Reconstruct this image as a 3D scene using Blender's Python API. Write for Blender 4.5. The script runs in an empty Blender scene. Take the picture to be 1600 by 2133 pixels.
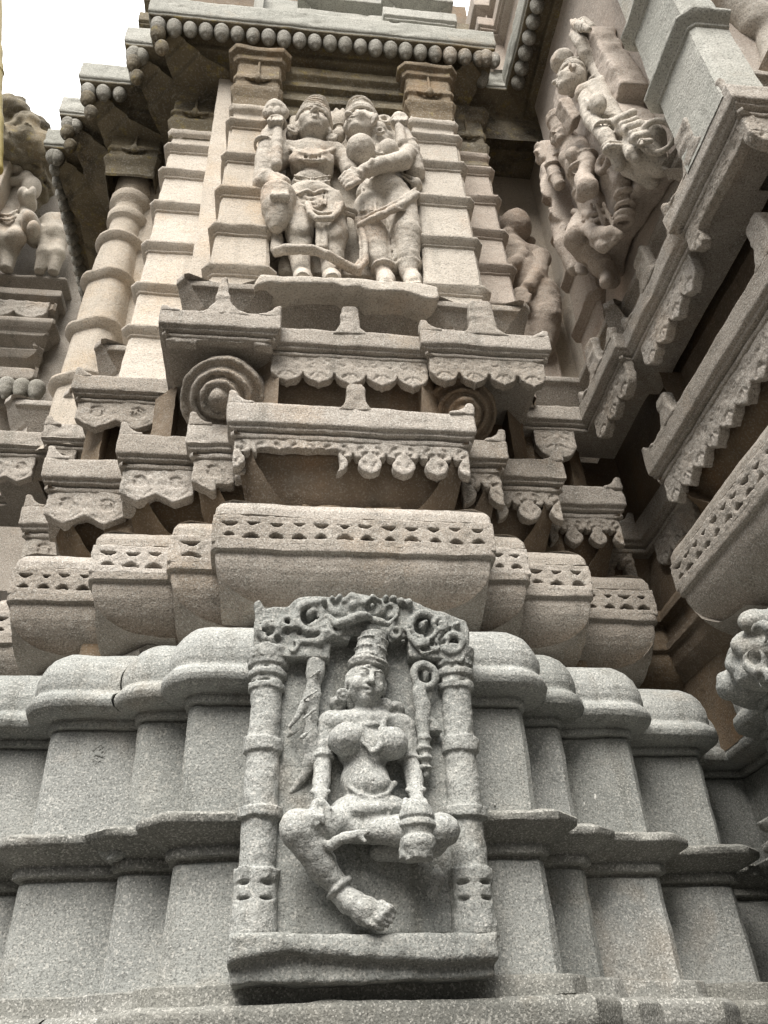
import bpy, bmesh, math, random
import numpy as np
from mathutils import Vector, Matrix
random.seed(7)
SC = bpy.context.scene
COL = SC.collection
R = math.radians
PI = math.pi

# ---------------------------------------------------------------- camera frame (for measuring the photograph)
FPX = 1700.0
PITCH, YAW, ROLL = R(35), R(8), R(2.6)
CAM = Vector((-0.25, -3.0, 1.6))
_F = Vector((math.sin(YAW)*math.cos(PITCH), math.cos(YAW)*math.cos(PITCH), math.sin(PITCH)))
_R0 = Vector((math.cos(YAW), -math.sin(YAW), 0))
_U0 = Vector((-math.sin(YAW)*math.sin(PITCH), -math.cos(YAW)*math.sin(PITCH), math.cos(PITCH)))
_U = math.cos(ROLL)*_U0 + math.sin(ROLL)*_R0
_R = math.cos(ROLL)*_R0 - math.sin(ROLL)*_U0
def ray(px, py):
    return _F + _R*((px-800)/FPX) + _U*((1066.5-py)/FPX)
def J(px, py, Y):
    d = ray(px, py); t = (Y-CAM.y)/d.y
    return CAM + d*t
def JX(px, py, X):
    d = ray(px, py); t = (X-CAM.x)/d.x
    return CAM + d*t
def pxm(px, py, Y):           # metres per photo pixel there
    p = J(px, py, Y)
    return (p-CAM).dot(_F)/FPX

# ---------------------------------------------------------------- noise
def _hash(ix, iy, iz, seed):
    h = (ix.astype(np.uint32)*np.uint32(374761393)) ^ (iy.astype(np.uint32)*np.uint32(668265263)) ^ (iz.astype(np.uint32)*np.uint32(2246822519)) ^ np.uint32((seed*3266489917) & 0xffffffff)
    h = (h ^ (h >> np.uint32(15)))*np.uint32(2246822519)
    h = (h ^ (h >> np.uint32(13)))*np.uint32(3266489917)
    h = h ^ (h >> np.uint32(16))
    return h.astype(np.float32)*np.float32(2/4294967295.0) - 1
def vnoise(p, seed=0):
    with np.errstate(over='ignore'):
        p = p.astype(np.float32)
        fl = np.floor(p); t = p-fl; i = fl.astype(np.int64)
        t = t*t*(3-2*t)
        out = 0
        for dx in (0, 1):
            wx = t[:, 0] if dx else 1-t[:, 0]
            for dy in (0, 1):
                wy = t[:, 1] if dy else 1-t[:, 1]
                for dz in (0, 1):
                    wz = t[:, 2] if dz else 1-t[:, 2]
                    out = out + wx*wy*wz*_hash(i[:, 0]+dx, i[:, 1]+dy, i[:, 2]+dz, seed)
    return out
def weather(V, amp=1.0):
    V = np.asarray(V, dtype=np.float32)
    D = np.zeros_like(V)
    for f, a in ((5, .0045), (19, .0026), (55, .0014)):
        for ax in range(3):
            D[:, ax] += a*vnoise(V*f, 11*ax+int(f))
    return V + D*amp

# ---------------------------------------------------------------- objects
def mesh_from(name, V, Fq):
    """V (n,3) array, Fq (m,4) int array or list of tuples"""
    me = bpy.data.meshes.new(name)
    if isinstance(Fq, np.ndarray) and Fq.ndim == 2:
        k = Fq.shape[1]
        me.vertices.add(len(V)); me.vertices.foreach_set('co', np.asarray(V, dtype=np.float32).ravel())
        me.loops.add(Fq.size); me.loops.foreach_set('vertex_index', Fq.astype(np.int32).ravel())
        me.polygons.add(len(Fq))
        me.polygons.foreach_set('loop_start', np.arange(0, Fq.size, k, dtype=np.int32))
        me.polygons.foreach_set('loop_total', np.full(len(Fq), k, dtype=np.int32))
        me.update(calc_edges=True); me.validate()
    else:
        me.from_pydata([tuple(v) for v in V], [], Fq); me.update()
    return me
def link(name, me, mat=None, parent=None, smooth=None, origin=None):
    o = bpy.data.objects.new(name, me); COL.objects.link(o)
    if mat is not None:
        me.materials.clear(); me.materials.append(mat)
    if origin is not None:
        me.transform(Matrix.Translation(-Vector(origin))); o.location = origin
    if smooth is not None and len(me.polygons):
        me.polygons.foreach_set('use_smooth', np.ones(len(me.polygons), dtype=bool))
        if smooth < 179: me.set_sharp_from_angle(angle=R(smooth))
    if parent is not None:
        o.parent = parent
        if origin is not None:
            o.location = Vector(origin)-world_loc(parent)
        else:
            o.location = -world_loc(parent)
    return o
def world_loc(o):
    l = Vector(o.location)
    while o.parent is not None:
        o = o.parent; l = l+Vector(o.location)
    return l
def thing(name, label, cat, loc=(0, 0, 0), group=None):
    o = bpy.data.objects.new(name, None); COL.objects.link(o)
    o.empty_display_size = .1; o.location = loc
    return tag(o, label, cat, group)
def tag(o, label=None, cat=None, group=None, kind=None):
    if label: o['label'] = label
    if cat: o['category'] = cat
    if group: o['group'] = group
    if kind: o['kind'] = kind
    return o

# ---------------------------------------------------------------- moulding sweep along a stepped plan
def resample_profile(prof, ch=.006, step=.022):
    P = [(p[0], p[1], p[2] if len(p) > 2 else 0.0) for p in prof]
    Q = []
    for i, p in enumerate(P):
        if 0 < i < len(P)-1 and ch > 0:
            a, b = P[i-1], P[i+1]
            la = math.hypot(a[0]-p[0], a[1]-p[1]); lb = math.hypot(b[0]-p[0], b[1]-p[1])
            ca, cb = min(ch, la*.35), min(ch, lb*.35)
            if la > 1e-6 and lb > 1e-6:
                Q.append((p[0]+(a[0]-p[0])*ca/la, p[1]+(a[1]-p[1])*ca/la, p[2]))
                Q.append((p[0]+(b[0]-p[0])*cb/lb, p[1]+(b[1]-p[1])*cb/lb, p[2]))
                continue
        Q.append(p)
    out = [Q[0]]
    for a, b in zip(Q[:-1], Q[1:]):
        L = math.hypot(b[0]-a[0], b[1]-a[1]); n = max(1, int(math.ceil(L/step)))
        for k in range(1, n+1):
            t = k/n; out.append(tuple(a[j]+(b[j]-a[j])*t for j in range(3)))
    return np.array(out)
def chamfer_path(path, c=.007):
    """path: [(x,y,tag)] tag belongs to the segment that starts there. convex corners get a small chamfer"""
    n = len(path); out = []
    for i in range(n):
        p = Vector(path[i][:2])
        if i == 0 or i == n-1:
            out.append((p.x, p.y, path[i][2])); continue
        a = Vector(path[i-1][:2]); b = Vector(path[i+1][:2])
        d1 = (p-a).normalized(); d2 = (b-p).normalized()
        cross = d1.x*d2.y-d1.y*d2.x
        if cross > .1:      # turning left = convex (outside lies to the right of travel)
            q1 = p-d1*c; q2 = p+d2*c
            ns = 1 if c < .012 else 4
            for k_ in range(ns+1):
                t_ = k_/ns; b_ = q1*(1-t_)**2+p*(2*t_*(1-t_))+q2*t_*t_
                out.append((b_.x, b_.y, path[i-1][2] if k_ < ns and path[i-1][2] else path[i][2]))
        else:
            out.append((p.x, p.y, path[i][2]))
    return out
def sweep(path, prof, tags=None, step=.035, pstep=.022, amp=1.0, ch=.006, chipseed=3, cham=.007):
    """returns {tag: (V,F)}"""
    path = chamfer_path(path, cham) if cham else path
    pr = resample_profile(prof, ch, pstep)
    n = len(path)
    P = [Vector(p[:2]) for p in path]
    N = []
    for i in range(n-1):
        d = (P[i+1]-P[i]).normalized(); N.append(Vector((d.y, -d.x)))
    M = []
    for i in range(n):
        if i == 0: M.append(N[0])
        elif i == n-1: M.append(N[-1])
        else:
            s = N[i-1]+N[i]; M.append(s/(1+N[i-1].dot(N[i])))
    res = {}
    m = len(pr)
    for i in range(n-1):
        tg = path[i][2]
        if tags is not None and tg not in tags: continue
        L = (P[i+1]-P[i]).length
        k = max(1, int(math.ceil(L/step)))
        T = np.linspace(0, 1, k+1)
        p0 = np.array(P[i]); p1 = np.array(P[i+1]); m0 = np.array(M[i]); m1 = np.array(M[i+1])
        A = p0[None, None, :]+pr[None, :, 0:1]*m0[None, None, :]
        B = p1[None, None, :]+pr[None, :, 0:1]*m1[None, None, :]
        XY = A*(1-T)[:, None, None]+B*T[:, None, None]
        Z = np.broadcast_to(pr[None, :, 1], (k+1, m))
        V = np.concatenate([XY, Z[:, :, None]], axis=2).reshape(-1, 3)
        chip = np.broadcast_to(pr[None, :, 2], (k+1, m)).ravel()
        W = weather(V, amp)
        if chip.max() > 0:
            nn = .6*vnoise(V*np.array([4.3, 4.3, 2.0]), chipseed)+.4*vnoise(V*11, chipseed+1)+.25*vnoise(V*33, chipseed+2)
            c = np.clip((nn-.28)*2.2, 0, 1)*chip
            mm = m0[None, :]*(1-np.repeat(T, m))[:, None]+m1[None, :]*np.repeat(T, m)[:, None]
            W[:, :2] -= c[:, None]*mm
            W[:, 2] += c*.35
        idx = np.arange((k+1)*m).reshape(k+1, m)
        Fq = np.stack([idx[:-1, :-1], idx[1:, :-1], idx[1:, 1:], idx[:-1, 1:]], axis=-1).reshape(-1, 4)
        if tg in res:
            V0, F0 = res[tg]
            res[tg] = (np.concatenate([V0, W]), np.concatenate([F0, Fq+len(V0)]))
        else: res[tg] = (W, Fq)
    return res
def weld(me, dist=.0006):
    bm = bmesh.new(); bm.from_mesh(me)
    bmesh.ops.remove_doubles(bm, verts=bm.verts, dist=dist)
    bm.to_mesh(me); bm.free()

# ---------------------------------------------------------------- carving by distance field
BIG = 0.25
class Carve:
    def __init__(s, lo, hi, h):
        s.lo = np.array(lo, dtype=np.float64); s.h = h
        s.n = np.ceil((np.array(hi)-s.lo)/h).astype(int)+1
        s.d = np.full(s.n, BIG, dtype=np.float32)
        s.ax = [s.lo[i]+h*np.arange(s.n[i]) for i in range(3)]
    def _sl(s, lo, hi, m):
        a = np.clip(np.floor((np.array(lo)-m-s.lo)/s.h).astype(int), 0, s.n)
        b = np.clip(np.ceil((np.array(hi)+m-s.lo)/s.h).astype(int)+1, 0, s.n)
        return tuple(slice(x, y) for x, y in zip(a, b)), bool(np.any(b <= a))
    def _g(s, sl):
        return (s.ax[0][sl[0]][:, None, None].astype(np.float32), s.ax[1][sl[1]][None, :, None].astype(np.float32), s.ax[2][sl[2]][None, None, :].astype(np.float32))
    def op(s, sl, e, k, sub):
        d = s.d[sl]
        if sub:
            e = -e
            if k > 0:
                h = np.clip(.5-.5*(d-e)/k, 0, 1); s.d[sl] = d*(1-h)+e*h+k*h*(1-h)
            else: s.d[sl] = np.maximum(d, e)
        else:
            if k > 0:
                h = np.clip(.5+.5*(e-d)/k, 0, 1); s.d[sl] = e*(1-h)+d*h-k*h*(1-h)
            else: s.d[sl] = np.minimum(d, e)
    def ell(s, c, r, k=.01, rot=None, sub=False):
        c = np.array(c, dtype=np.float64); r = np.array(r, dtype=np.float64)
        m = max(r)+max(k, .01)+2*s.h
        sl, emp = s._sl(c, c, m)
        if emp: return
        X, Y, Z = s._g(sl); X = X-c[0]; Y = Y-c[1]; Z = Z-c[2]
        if rot is not None:
            Mi = np.array(rot.transposed() if isinstance(rot, Matrix) else rot)
            X, Y, Z = (Mi[0][0]*X+Mi[0][1]*Y+Mi[0][2]*Z, Mi[1][0]*X+Mi[1][1]*Y+Mi[1][2]*Z, Mi[2][0]*X+Mi[2][1]*Y+Mi[2][2]*Z)
        k0 = np.sqrt((X/r[0])**2+(Y/r[1])**2+(Z/r[2])**2)
        k1 = np.sqrt((X/r[0]**2)**2+(Y/r[1]**2)**2+(Z/r[2]**2)**2)+1e-6
        s.op(sl, k0*(k0-1)/k1, k, sub)
    def cap(s, a, b, ra, rb=None, k=.01, sub=False, flat=1.0):
        """tapered capsule; flat<1 squashes it in depth (y)"""
        rb = ra if rb is None else rb
        a = np.array(a, dtype=np.float64); b = np.array(b, dtype=np.float64)
        m = max(ra, rb)+max(k, .01)+2*s.h
        sl, emp = s._sl(np.minimum(a, b), np.maximum(a, b), m)
        if emp: return
        X, Y, Z = s._g(sl); ab = b-a; L2 = float(ab.dot(ab))+1e-12
        X = X-a[0]; Y = Y-a[1]; Z = Z-a[2]
        t = np.clip((X*ab[0]+Y*ab[1]+Z*ab[2])/L2, 0, 1)
        e = np.sqrt((X-t*ab[0])**2+((Y-t*ab[1])/flat)**2+(Z-t*ab[2])**2)-(ra+(rb-ra)*t)
        s.op(sl, e*min(1, flat*1.2), k, sub)
    def line(s, pts, r, k=.004, sub=False, flat=1.0):
        r = r if isinstance(r, (list, tuple)) else [r]*len(pts)
        for i in range(len(pts)-1): s.cap(pts[i], pts[i+1], r[i], r[i+1], k, sub, flat)
    def box(s, c, hf, rnd=.005, k=0, rot=None, sub=False):
        c = np.array(c, dtype=np.float64); hf = np.array(hf, dtype=np.float64)
        ext = float(np.linalg.norm(hf)) if rot is not None else hf
        sl, emp = s._sl(c-ext, c+ext, max(k, .01)+2*s.h)
        if emp: return
        X, Y, Z = s._g(sl); X = X-c[0]; Y = Y-c[1]; Z = Z-c[2]
        if rot is not None:
            Mi = np.array(rot.transposed())
            X, Y, Z = (Mi[0][0]*X+Mi[0][1]*Y+Mi[0][2]*Z, Mi[1][0]*X+Mi[1][1]*Y+Mi[1][2]*Z, Mi[2][0]*X+Mi[2][1]*Y+Mi[2][2]*Z)
        q = [np.abs(A)-(hf[i]-rnd) for i, A in enumerate((X, Y, Z))]
        e = np.sqrt(np.maximum(q[0], 0)**2+np.maximum(q[1], 0)**2+np.maximum(q[2], 0)**2)+np.minimum(np.maximum(np.maximum(q[0], q[1]), q[2]), 0)-rnd
        s.op(sl, e, k, sub)
    def tor(s, c, Rm, r, axis=(0, 1, 0), k=.005, sub=False, sx=1.0):
        c = np.array(c, dtype=np.float64); A = np.array(Vector(axis).normalized())
        sl, emp = s._sl(c, c, Rm*max(1, sx)+r+max(k, .01)+2*s.h)
        if emp: return
        X, Y, Z = s._g(sl); X = (X-c[0])/sx; Y = Y-c[1]; Z = Z-c[2]
        hgt = X*A[0]+Y*A[1]+Z*A[2]
        rad = np.sqrt(np.maximum(X*X+Y*Y+Z*Z-hgt*hgt, 0))
        s.op(sl, np.sqrt((rad-Rm)**2+hgt**2)-r, k, sub)
    def lathe(s, base, axis, prof, k=.0, sub=False, squash=1.0):
        """round thing: prof [(h, r)] along axis from base, linear between"""
        b = np.array(base, dtype=np.float64); A = np.array(Vector(axis).normalized())
        hs = np.array([p[0] for p in prof]); rs = np.array([p[1] for p in prof])
        e0 = b+A*hs[0]; e1 = b+A*hs[-1]; rm = rs.max()
        sl, emp = s._sl(np.minimum(e0, e1)-rm, np.maximum(e0, e1)+rm, max(k, .01)+2*s.h)
        if emp: return
        X, Y, Z = s._g(sl); X = X-b[0]; Y = Y-b[1]; Z = Z-b[2]
        hg = X*A[0]+Y*A[1]+Z*A[2]
        rad = np.sqrt(np.maximum((X-hg*A[0])**2+((Y-hg*A[1])/squash)**2+(Z-hg*A[2])**2, 0))
        rr = np.interp(hg, hs, rs)
        e = np.maximum(np.maximum(rad-rr, hs[0]-hg), hg-hs[-1])*.85
        s.op(sl, e, k, sub)
    def poly(s, pts, y0, y1, rnd=.004, k=0, sub=False):
        """outline in (x,z), extruded in depth from y0 to y1"""
        P = np.array(pts, dtype=np.float64)
        lo = (P[:, 0].min(), y0, P[:, 1].min()); hi = (P[:, 0].max(), y1, P[:, 1].max())
        sl, emp = s._sl(lo, hi, max(k, .01)+2*s.h)
        if emp: return
        X, Y, Z = s._g(sl); X2 = X[:, 0, :]+0*Z[:, 0, :]; Z2 = 0*X[:, 0, :]+Z[:, 0, :]
        d2 = np.full(X2.shape, 1e9); ins = np.zeros(X2.shape, dtype=bool)
        m = len(P)
        for i in range(m):
            a = P[i]; b = P[(i+1) % m]; e = b-a; L2 = e.dot(e)+1e-12
            t = np.clip(((X2-a[0])*e[0]+(Z2-a[1])*e[1])/L2, 0, 1)
            d2 = np.minimum(d2, (X2-a[0]-t*e[0])**2+(Z2-a[1]-t*e[1])**2)
            if abs(e[1]) > 1e-12:
                cr = ((a[1] > Z2) != (b[1] > Z2)) & (X2 < e[0]*(Z2-a[1])/e[1]+a[0])
                ins ^= cr
        d = np.sqrt(d2)*np.where(ins, -1, 1)
        d = d[:, None, :]+rnd
        w = np.abs(Y-(y0+y1)/2)-(y1-y0)/2+rnd
        e = np.sqrt(np.maximum(d, 0)**2+np.maximum(w, 0)**2)+np.minimum(np.maximum(d, w), 0)-rnd
        s.op(sl, e.astype(np.float32), k, sub)
    def rough(s, *fa):
        band = np.abs(s.d) < 4*s.h
        I = np.argwhere(band)
        P = (s.lo+I*s.h).astype(np.float32)
        add = 0
        for f, a in fa: add = add+a*vnoise(P*f, int(f))
        s.d[band] += add
    def mesh(s, name, smooth=1, proj=None):
        d = s.d
        # close at the borders
        for axn in range(3):
            sl = [slice(None)]*3
            for e in (0, -1):
                sl[axn] = e; d[tuple(sl)] = np.maximum(d[tuple(sl)], s.h*.5)
        S = d < 0
        cnt = np.zeros(np.array(S.shape)-1, dtype=np.int8)
        offs = [(x, y, z) for x in (0, 1) for y in (0, 1) for z in (0, 1)]
        nx, ny, nz = S.shape
        for (x, y, z) in offs: cnt += S[x:nx-1+x, y:ny-1+y, z:nz-1+z]
        act = (cnt > 0) & (cnt < 8)
        I = np.argwhere(act)
        vid = np.full(act.shape, -1, dtype=np.int32); vid[act] = np.arange(len(I), dtype=np.int32)
        D = {o: d[I[:, 0]+o[0], I[:, 1]+o[1], I[:, 2]+o[2]] for o in offs}
        acc = np.zeros((len(I), 3)); num = np.zeros(len(I))
        for a in offs:
            for axn in range(3):
                if a[axn] == 1: continue
                b = list(a); b[axn] = 1; b = tuple(b)
                da, db = D[a], D[b]; m = (da < 0) != (db < 0)
                t = np.where(m, da/(da-db+1e-20), 0)
                p = np.array(a, dtype=float)[None, :]+np.zeros((len(I), 1)); p[:, axn] = t
                acc[m] += p[m]; num[m] += 1
        V = s.lo+s.h*(I+acc/np.maximum(num, 1)[:, None])
        Fs = []
        for axn in range(3):
            u, v = (axn+1) % 3, (axn+2) % 3
            sa = [slice(1, -1)]*3; sb = [slice(1, -1)]*3
            sa[axn] = slice(0, -1); sb[axn] = slice(1, None)
            A, B = S[tuple(sa)], S[tuple(sb)]
            E = np.argwhere(A != B)
            flip = A[E[:, 0], E[:, 1], E[:, 2]]
            base = E.copy(); base[:, u] += 1; base[:, v] += 1
            def cell(du, dv):
                q = base.copy(); q[:, u] += du; q[:, v] += dv
                return vid[q[:, 0], q[:, 1], q[:, 2]]
            q = np.stack([cell(-1, -1), cell(0, -1), cell(0, 0), cell(-1, 0)], axis=1)
            q[~flip] = q[~flip][:, ::-1]
            Fs.append(q)
        Fq = np.concatenate(Fs); Fq = Fq[(Fq >= 0).all(axis=1)]
        for _ in range(smooth):
            sm = np.zeros_like(V); c = np.zeros(len(V))
            for i in range(4):
                a, b = Fq[:, i], Fq[:, (i+1) % 4]
                np.add.at(sm, a, V[b]); np.add.at(c, a, 1); np.add.at(sm, b, V[a]); np.add.at(c, b, 1)
            V = V*.5+.5*sm/np.maximum(c, 1)[:, None]
        if proj: V = proj(V)
        return mesh_from(name, V, Fq)

# ---------------------------------------------------------------- stone
def stone(name, c1, c2, warm=.0, warm_col=(.40, .29, .19), speck=1.0, rough=.92, grain=95, dirt=0.0, dirt_col=(.06, .055, .05), bump=1.0, lichen=0.0, streak=.25):
    m = bpy.data.materials.new(name); m.use_nodes = True
    nt = m.node_tree; N = nt.nodes; Lk = nt.links.new
    bs = N['Principled BSDF']; bs.inputs['Roughness'].default_value = rough
    bs.inputs['Specular IOR Level'].default_value = .25
    geo = N.new('ShaderNodeNewGeometry')
    def noise(sc, det=3, ro=.55, loc=None):
        n = N.new('ShaderNodeTexNoise'); n.inputs['Scale'].default_value = sc; n.inputs['Detail'].default_value = det; n.inputs['Roughness'].default_value = ro
        if loc is None: Lk(geo.outputs['Position'], n.inputs['Vector'])
        else:
            a = N.new('ShaderNodeVectorMath'); a.operation = 'ADD'; a.inputs[1].default_value = loc
            Lk(geo.outputs['Position'], a.inputs[0]); Lk(a.outputs[0], n.inputs['Vector'])
        return n.outputs['Fac']
    def ramp(f, a, b):
        r = N.new('ShaderNodeMapRange'); r.inputs['From Min'].default_value = a; r.inputs['From Max'].default_value = b
        Lk(f, r.inputs['Value']); return r.outputs[0]
    def mix(f, a, b, mode='MIX'):
        x = N.new('ShaderNodeMix'); x.data_type = 'RGBA'; x.blend_type = mode
        if isinstance(f, float): x.inputs[0].default_value = f
        else: Lk(f, x.inputs[0])
        for s_, v in ((6, a), (7, b)):
            if isinstance(v, tuple): x.inputs[s_].default_value = (*v, 1)
            else: Lk(v, x.inputs[s_])
        return x.outputs[2]
    def mul(a, k):
        x = N.new('ShaderNodeMath'); x.operation = 'MULTIPLY'; Lk(a, x.inputs[0])
        if isinstance(k, float): x.inputs[1].default_value = k
        else: Lk(k, x.inputs[1])
        return x.outputs[0]
    col = mix(ramp(noise(2.3, 5, .6), .38, .62), c1, c2)
    if warm > 0:
        col = mix(mul(ramp(noise(1.7, 5, .65, (3.1, 7.7, 1.3)), .66-.36*warm, .80-.30*warm), min(1., .55+.45*warm)), col, warm_col)
    if dirt > 0:
        col = mix(mul(ramp(noise(3.1, 6, .7, (9.1, 2.7, 4.3)), .68-.3*dirt, .80-.28*dirt), min(.92, .5+.45*dirt)), col, dirt_col)
    if lichen > 0:
        col = mix(mul(ramp(noise(9, 5, .7, (1.1, 8.7, 6.3)), .66-.2*lichen, .74-.2*lichen), .6), col, (.30, .24, .09))
    if streak > 0:      # rain streaks, long in the vertical
        vm = N.new('ShaderNodeVectorMath'); vm.operation = 'MULTIPLY'; vm.inputs[1].default_value = (9, 9, .7)
        Lk(geo.outputs['Position'], vm.inputs[0])
        sn = N.new('ShaderNodeTexNoise'); sn.inputs['Scale'].default_value = 1; sn.inputs['Detail'].default_value = 5; sn.inputs['Roughness'].default_value = .65
        Lk(vm.outputs[0], sn.inputs['Vector'])
        col = mix(mul(ramp(sn.outputs['Fac'], .53, .70), streak), col, (.12, .118, .10))
        col = mix(mul(ramp(noise(5.2, 6, .7, (6, 1, 8)), .55, .72), streak*.7), col, (.40, .385, .345))
    g = noise(grain, 2, .6)
    # dark and light mineral grains
    dk = ramp(noise(grain*1.35, 2, .5, (5, 1, 2)), .50, .66)
    col = mix(mul(dk, .54*min(1, speck)), col, (.045, .047, .045))
    lt = ramp(noise(grain*.95, 2, .5, (2, 9, 4)), .55, .64)
    col = mix(mul(lt, .42*min(1, speck)), col, (.62, .61, .57))
    vo = N.new('ShaderNodeTexVoronoi'); vo.inputs['Scale'].default_value = grain*.95; Lk(geo.outputs['Position'], vo.inputs['Vector'])
    vd = ramp(vo.outputs['Distance'], .30, .16)
    sep = N.new('ShaderNodeSeparateColor'); Lk(vo.outputs['Color'], sep.inputs[0])
    vs = mul(vd, ramp(sep.outputs[0], .70, .78))
    col = mix(mul(vs, .55*min(1, speck)), col, (.72, .71, .67))
    # every carved block is a slightly different stone
    oi = N.new('ShaderNodeObjectInfo'); hv = N.new('ShaderNodeHueSaturation')
    rv = N.new('ShaderNodeMapRange'); rv.inputs['To Min'].default_value = .84; rv.inputs['To Max'].default_value = 1.14; Lk(oi.outputs['Random'], rv.inputs['Value'])
    rs_ = N.new('ShaderNodeMapRange'); rs_.inputs['To Min'].default_value = 1.12; rs_.inputs['To Max'].default_value = .85; Lk(oi.outputs['Random'], rs_.inputs['Value'])
    Lk(rv.outputs[0], hv.inputs['Value']); Lk(rs_.outputs[0], hv.inputs['Saturation']); Lk(col, hv.inputs['Color']); col = hv.outputs[0]
    Lk(col, bs.inputs['Base Color'])
    b1 = N.new('ShaderNodeBump'); b1.inputs['Strength'].default_value = .55*bump; b1.inputs['Distance'].default_value = .006; Lk(g, b1.inputs['Height'])
    b2 = N.new('ShaderNodeBump'); b2.inputs['Strength'].default_value = .5*bump; b2.inputs['Distance'].default_value = .012
    Lk(noise(26, 4, .65), b2.inputs['Height']); Lk(b1.outputs[0], b2.inputs['Normal'])
    Lk(b2.outputs[0], bs.inputs['Normal'])
    return m
def plain(name, c, rough=.8):
    m = bpy.data.materials.new(name); m.use_nodes = True
    nt = m.node_tree; bs = nt.nodes['Principled BSDF']; bs.inputs['Roughness'].default_value = rough
    n = nt.nodes.new('ShaderNodeTexNoise'); n.inputs['Scale'].default_value = 14; n.inputs['Detail'].default_value = 5
    g = nt.nodes.new('ShaderNodeNewGeometry'); nt.links.new(g.outputs['Position'], n.inputs['Vector'])
    r = nt.nodes.new('ShaderNodeValToRGB'); r.color_ramp.elements[0].color = (*[x*.65 for x in c], 1); r.color_ramp.elements[1].color = (*[min(1, x*1.3) for x in c], 1)
    nt.links.new(n.outputs['Fac'], r.inputs[0]); nt.links.new(r.outputs[0], bs.inputs['Base Color'])
    return m
M = dict(
    grey=stone('grey_granite', (.25, .26, .25), (.33, .34, .325), warm=.2, warm_col=(.30, .255, .20), grain=118, streak=.5),
    greyw=stone('warm_grey_granite', (.315, .283, .246), (.40, .364, .322), warm=.30, warm_col=(.40, .32, .24), grain=115, streak=.4),
    statue=stone('pale_carved_granite', (.45, .41, .355), (.53, .485, .42), warm=.35, warm_col=(.46, .35, .26), grain=85, speck=.8),
    tan=stone('tan_granite', (.485, .43, .36), (.56, .505, .435), warm=.35, warm_col=(.52, .41, .29), grain=90, speck=.7),
    pink=stone('rosy_tan_granite', (.40, .34, .29), (.46, .40, .345), warm=.25, warm_col=(.45, .34, .26), grain=90, speck=.7),
    ochre=stone('shaded_rust_stone', (.155, .12, .085), (.22, .17, .12), warm=.35, warm_col=(.26, .165, .09), grain=100, speck=.35, dirt=.35, dirt_col=(.06, .045, .03)),  # rust-stained recess stone, its colour darkened to carry the recess shade
    umber=stone('umber_stone', (.16, .125, .08), (.23, .18, .12), warm=.35, warm_col=(.33, .22, .12), grain=80, speck=.4, dirt=.35, dirt_col=(.07, .055, .035), lichen=.3),  # capital stone, shade under the eave mixed into its colour
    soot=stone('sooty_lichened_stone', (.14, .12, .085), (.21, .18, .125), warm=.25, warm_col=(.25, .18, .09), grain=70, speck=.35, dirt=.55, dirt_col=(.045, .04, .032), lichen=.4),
    bud=stone('dark_bud_granite', (.28, .27, .24), (.36, .35, .31), warm=.2, grain=110, dirt=.3),
    dark_grey=stone('dark_weathered_granite', (.185, .188, .175), (.25, .25, .23), warm=.2, warm_col=(.23, .19, .145), grain=118, streak=.4),  # darker granite of the base ledge and belt courses
    edge=stone('mossy_pale_granite', (.38, .385, .35), (.47, .47, .43), warm=.25, warm_col=(.42, .35, .26), grain=100, speck=.9, dirt=.1, streak=.35),
)
# ================================================================ the building
tower = thing('temple_tower', 'tall stepped stone temple tower with grey lower mouldings and tan upper storey, filling the middle', 'temple tower', (0.045, .6, 0))
wing = thing('temple_wing', 'projecting temple wing on the right whose carved ledges run steeply toward the viewer', 'temple wing', (2.2, -.5, 0))

W = [(-1.766, 3.2, 'L4'), (-1.766, .985, 'L4'), (-1.545, .985, 'L3'), (-1.545, .53, 'L3'), (-1.138, .53, 'L2'), (-1.138, .31, 'L2'),
     (-.78, .31, 'L1'), (-.78, .205, 'L1'), (-.575, .205, 'C'), (-.575, .03, 'C'), (.665, .03, 'C'), (.665, .23, 'R1'), (.88, .23, 'R1'), (.88, .37, 'R2'),
     (1.235, .37, 'R2'), (1.235, .6, 'R3'), (1.66, .6, 'R3'), (1.66, .95, 'R4'), (1.87, .95, 'W0'), (1.87, .34, 'W1'), (1.68, .34, 'W1'), (1.68, -1.42, 'W1'), (2.3, -1.42, 'W1'), (2.3, -3.2, None)]
Wl = W[:17]+[(1.66, .95, 'R4'), (2.1, .95, 'W0'), (2.1, .36, 'W0'), (1.93, .36, 'W0'), (1.93, .0, 'W1'), (1.73, .0, 'W1'), (1.73, -1.42, 'W1'), (2.3, -1.42, 'W1'), (2.3, -3.2, None)]
# front faces: bay -> (start point, direction unit, length, outward normal)
def fronts(path):
    out = []
    for a, b in zip(path[:-1], path[1:]):
        d = Vector((b[0]-a[0], b[1]-a[1])); L = d.length; d.normalize()
        out.append((a[2], Vector(a[:2]), d, L, Vector((d.y, -d.x))))
    return out
def course(name, path, prof, mat, owner=None, mats=None, tags=None, smooth=38, **kw):
    res = sweep(path, prof, tags, **kw); parts = {}
    for tg, (V, Fq) in res.items():
        if tg is None: continue
        me = mesh_from(name, V, Fq); weld(me)
        own = owner or (wing if tg.startswith('W') else tower)
        mt = (mats or {}).get(tg, mat)
        parts[tg] = link(name, me, mt, own, smooth)
    return parts

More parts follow.
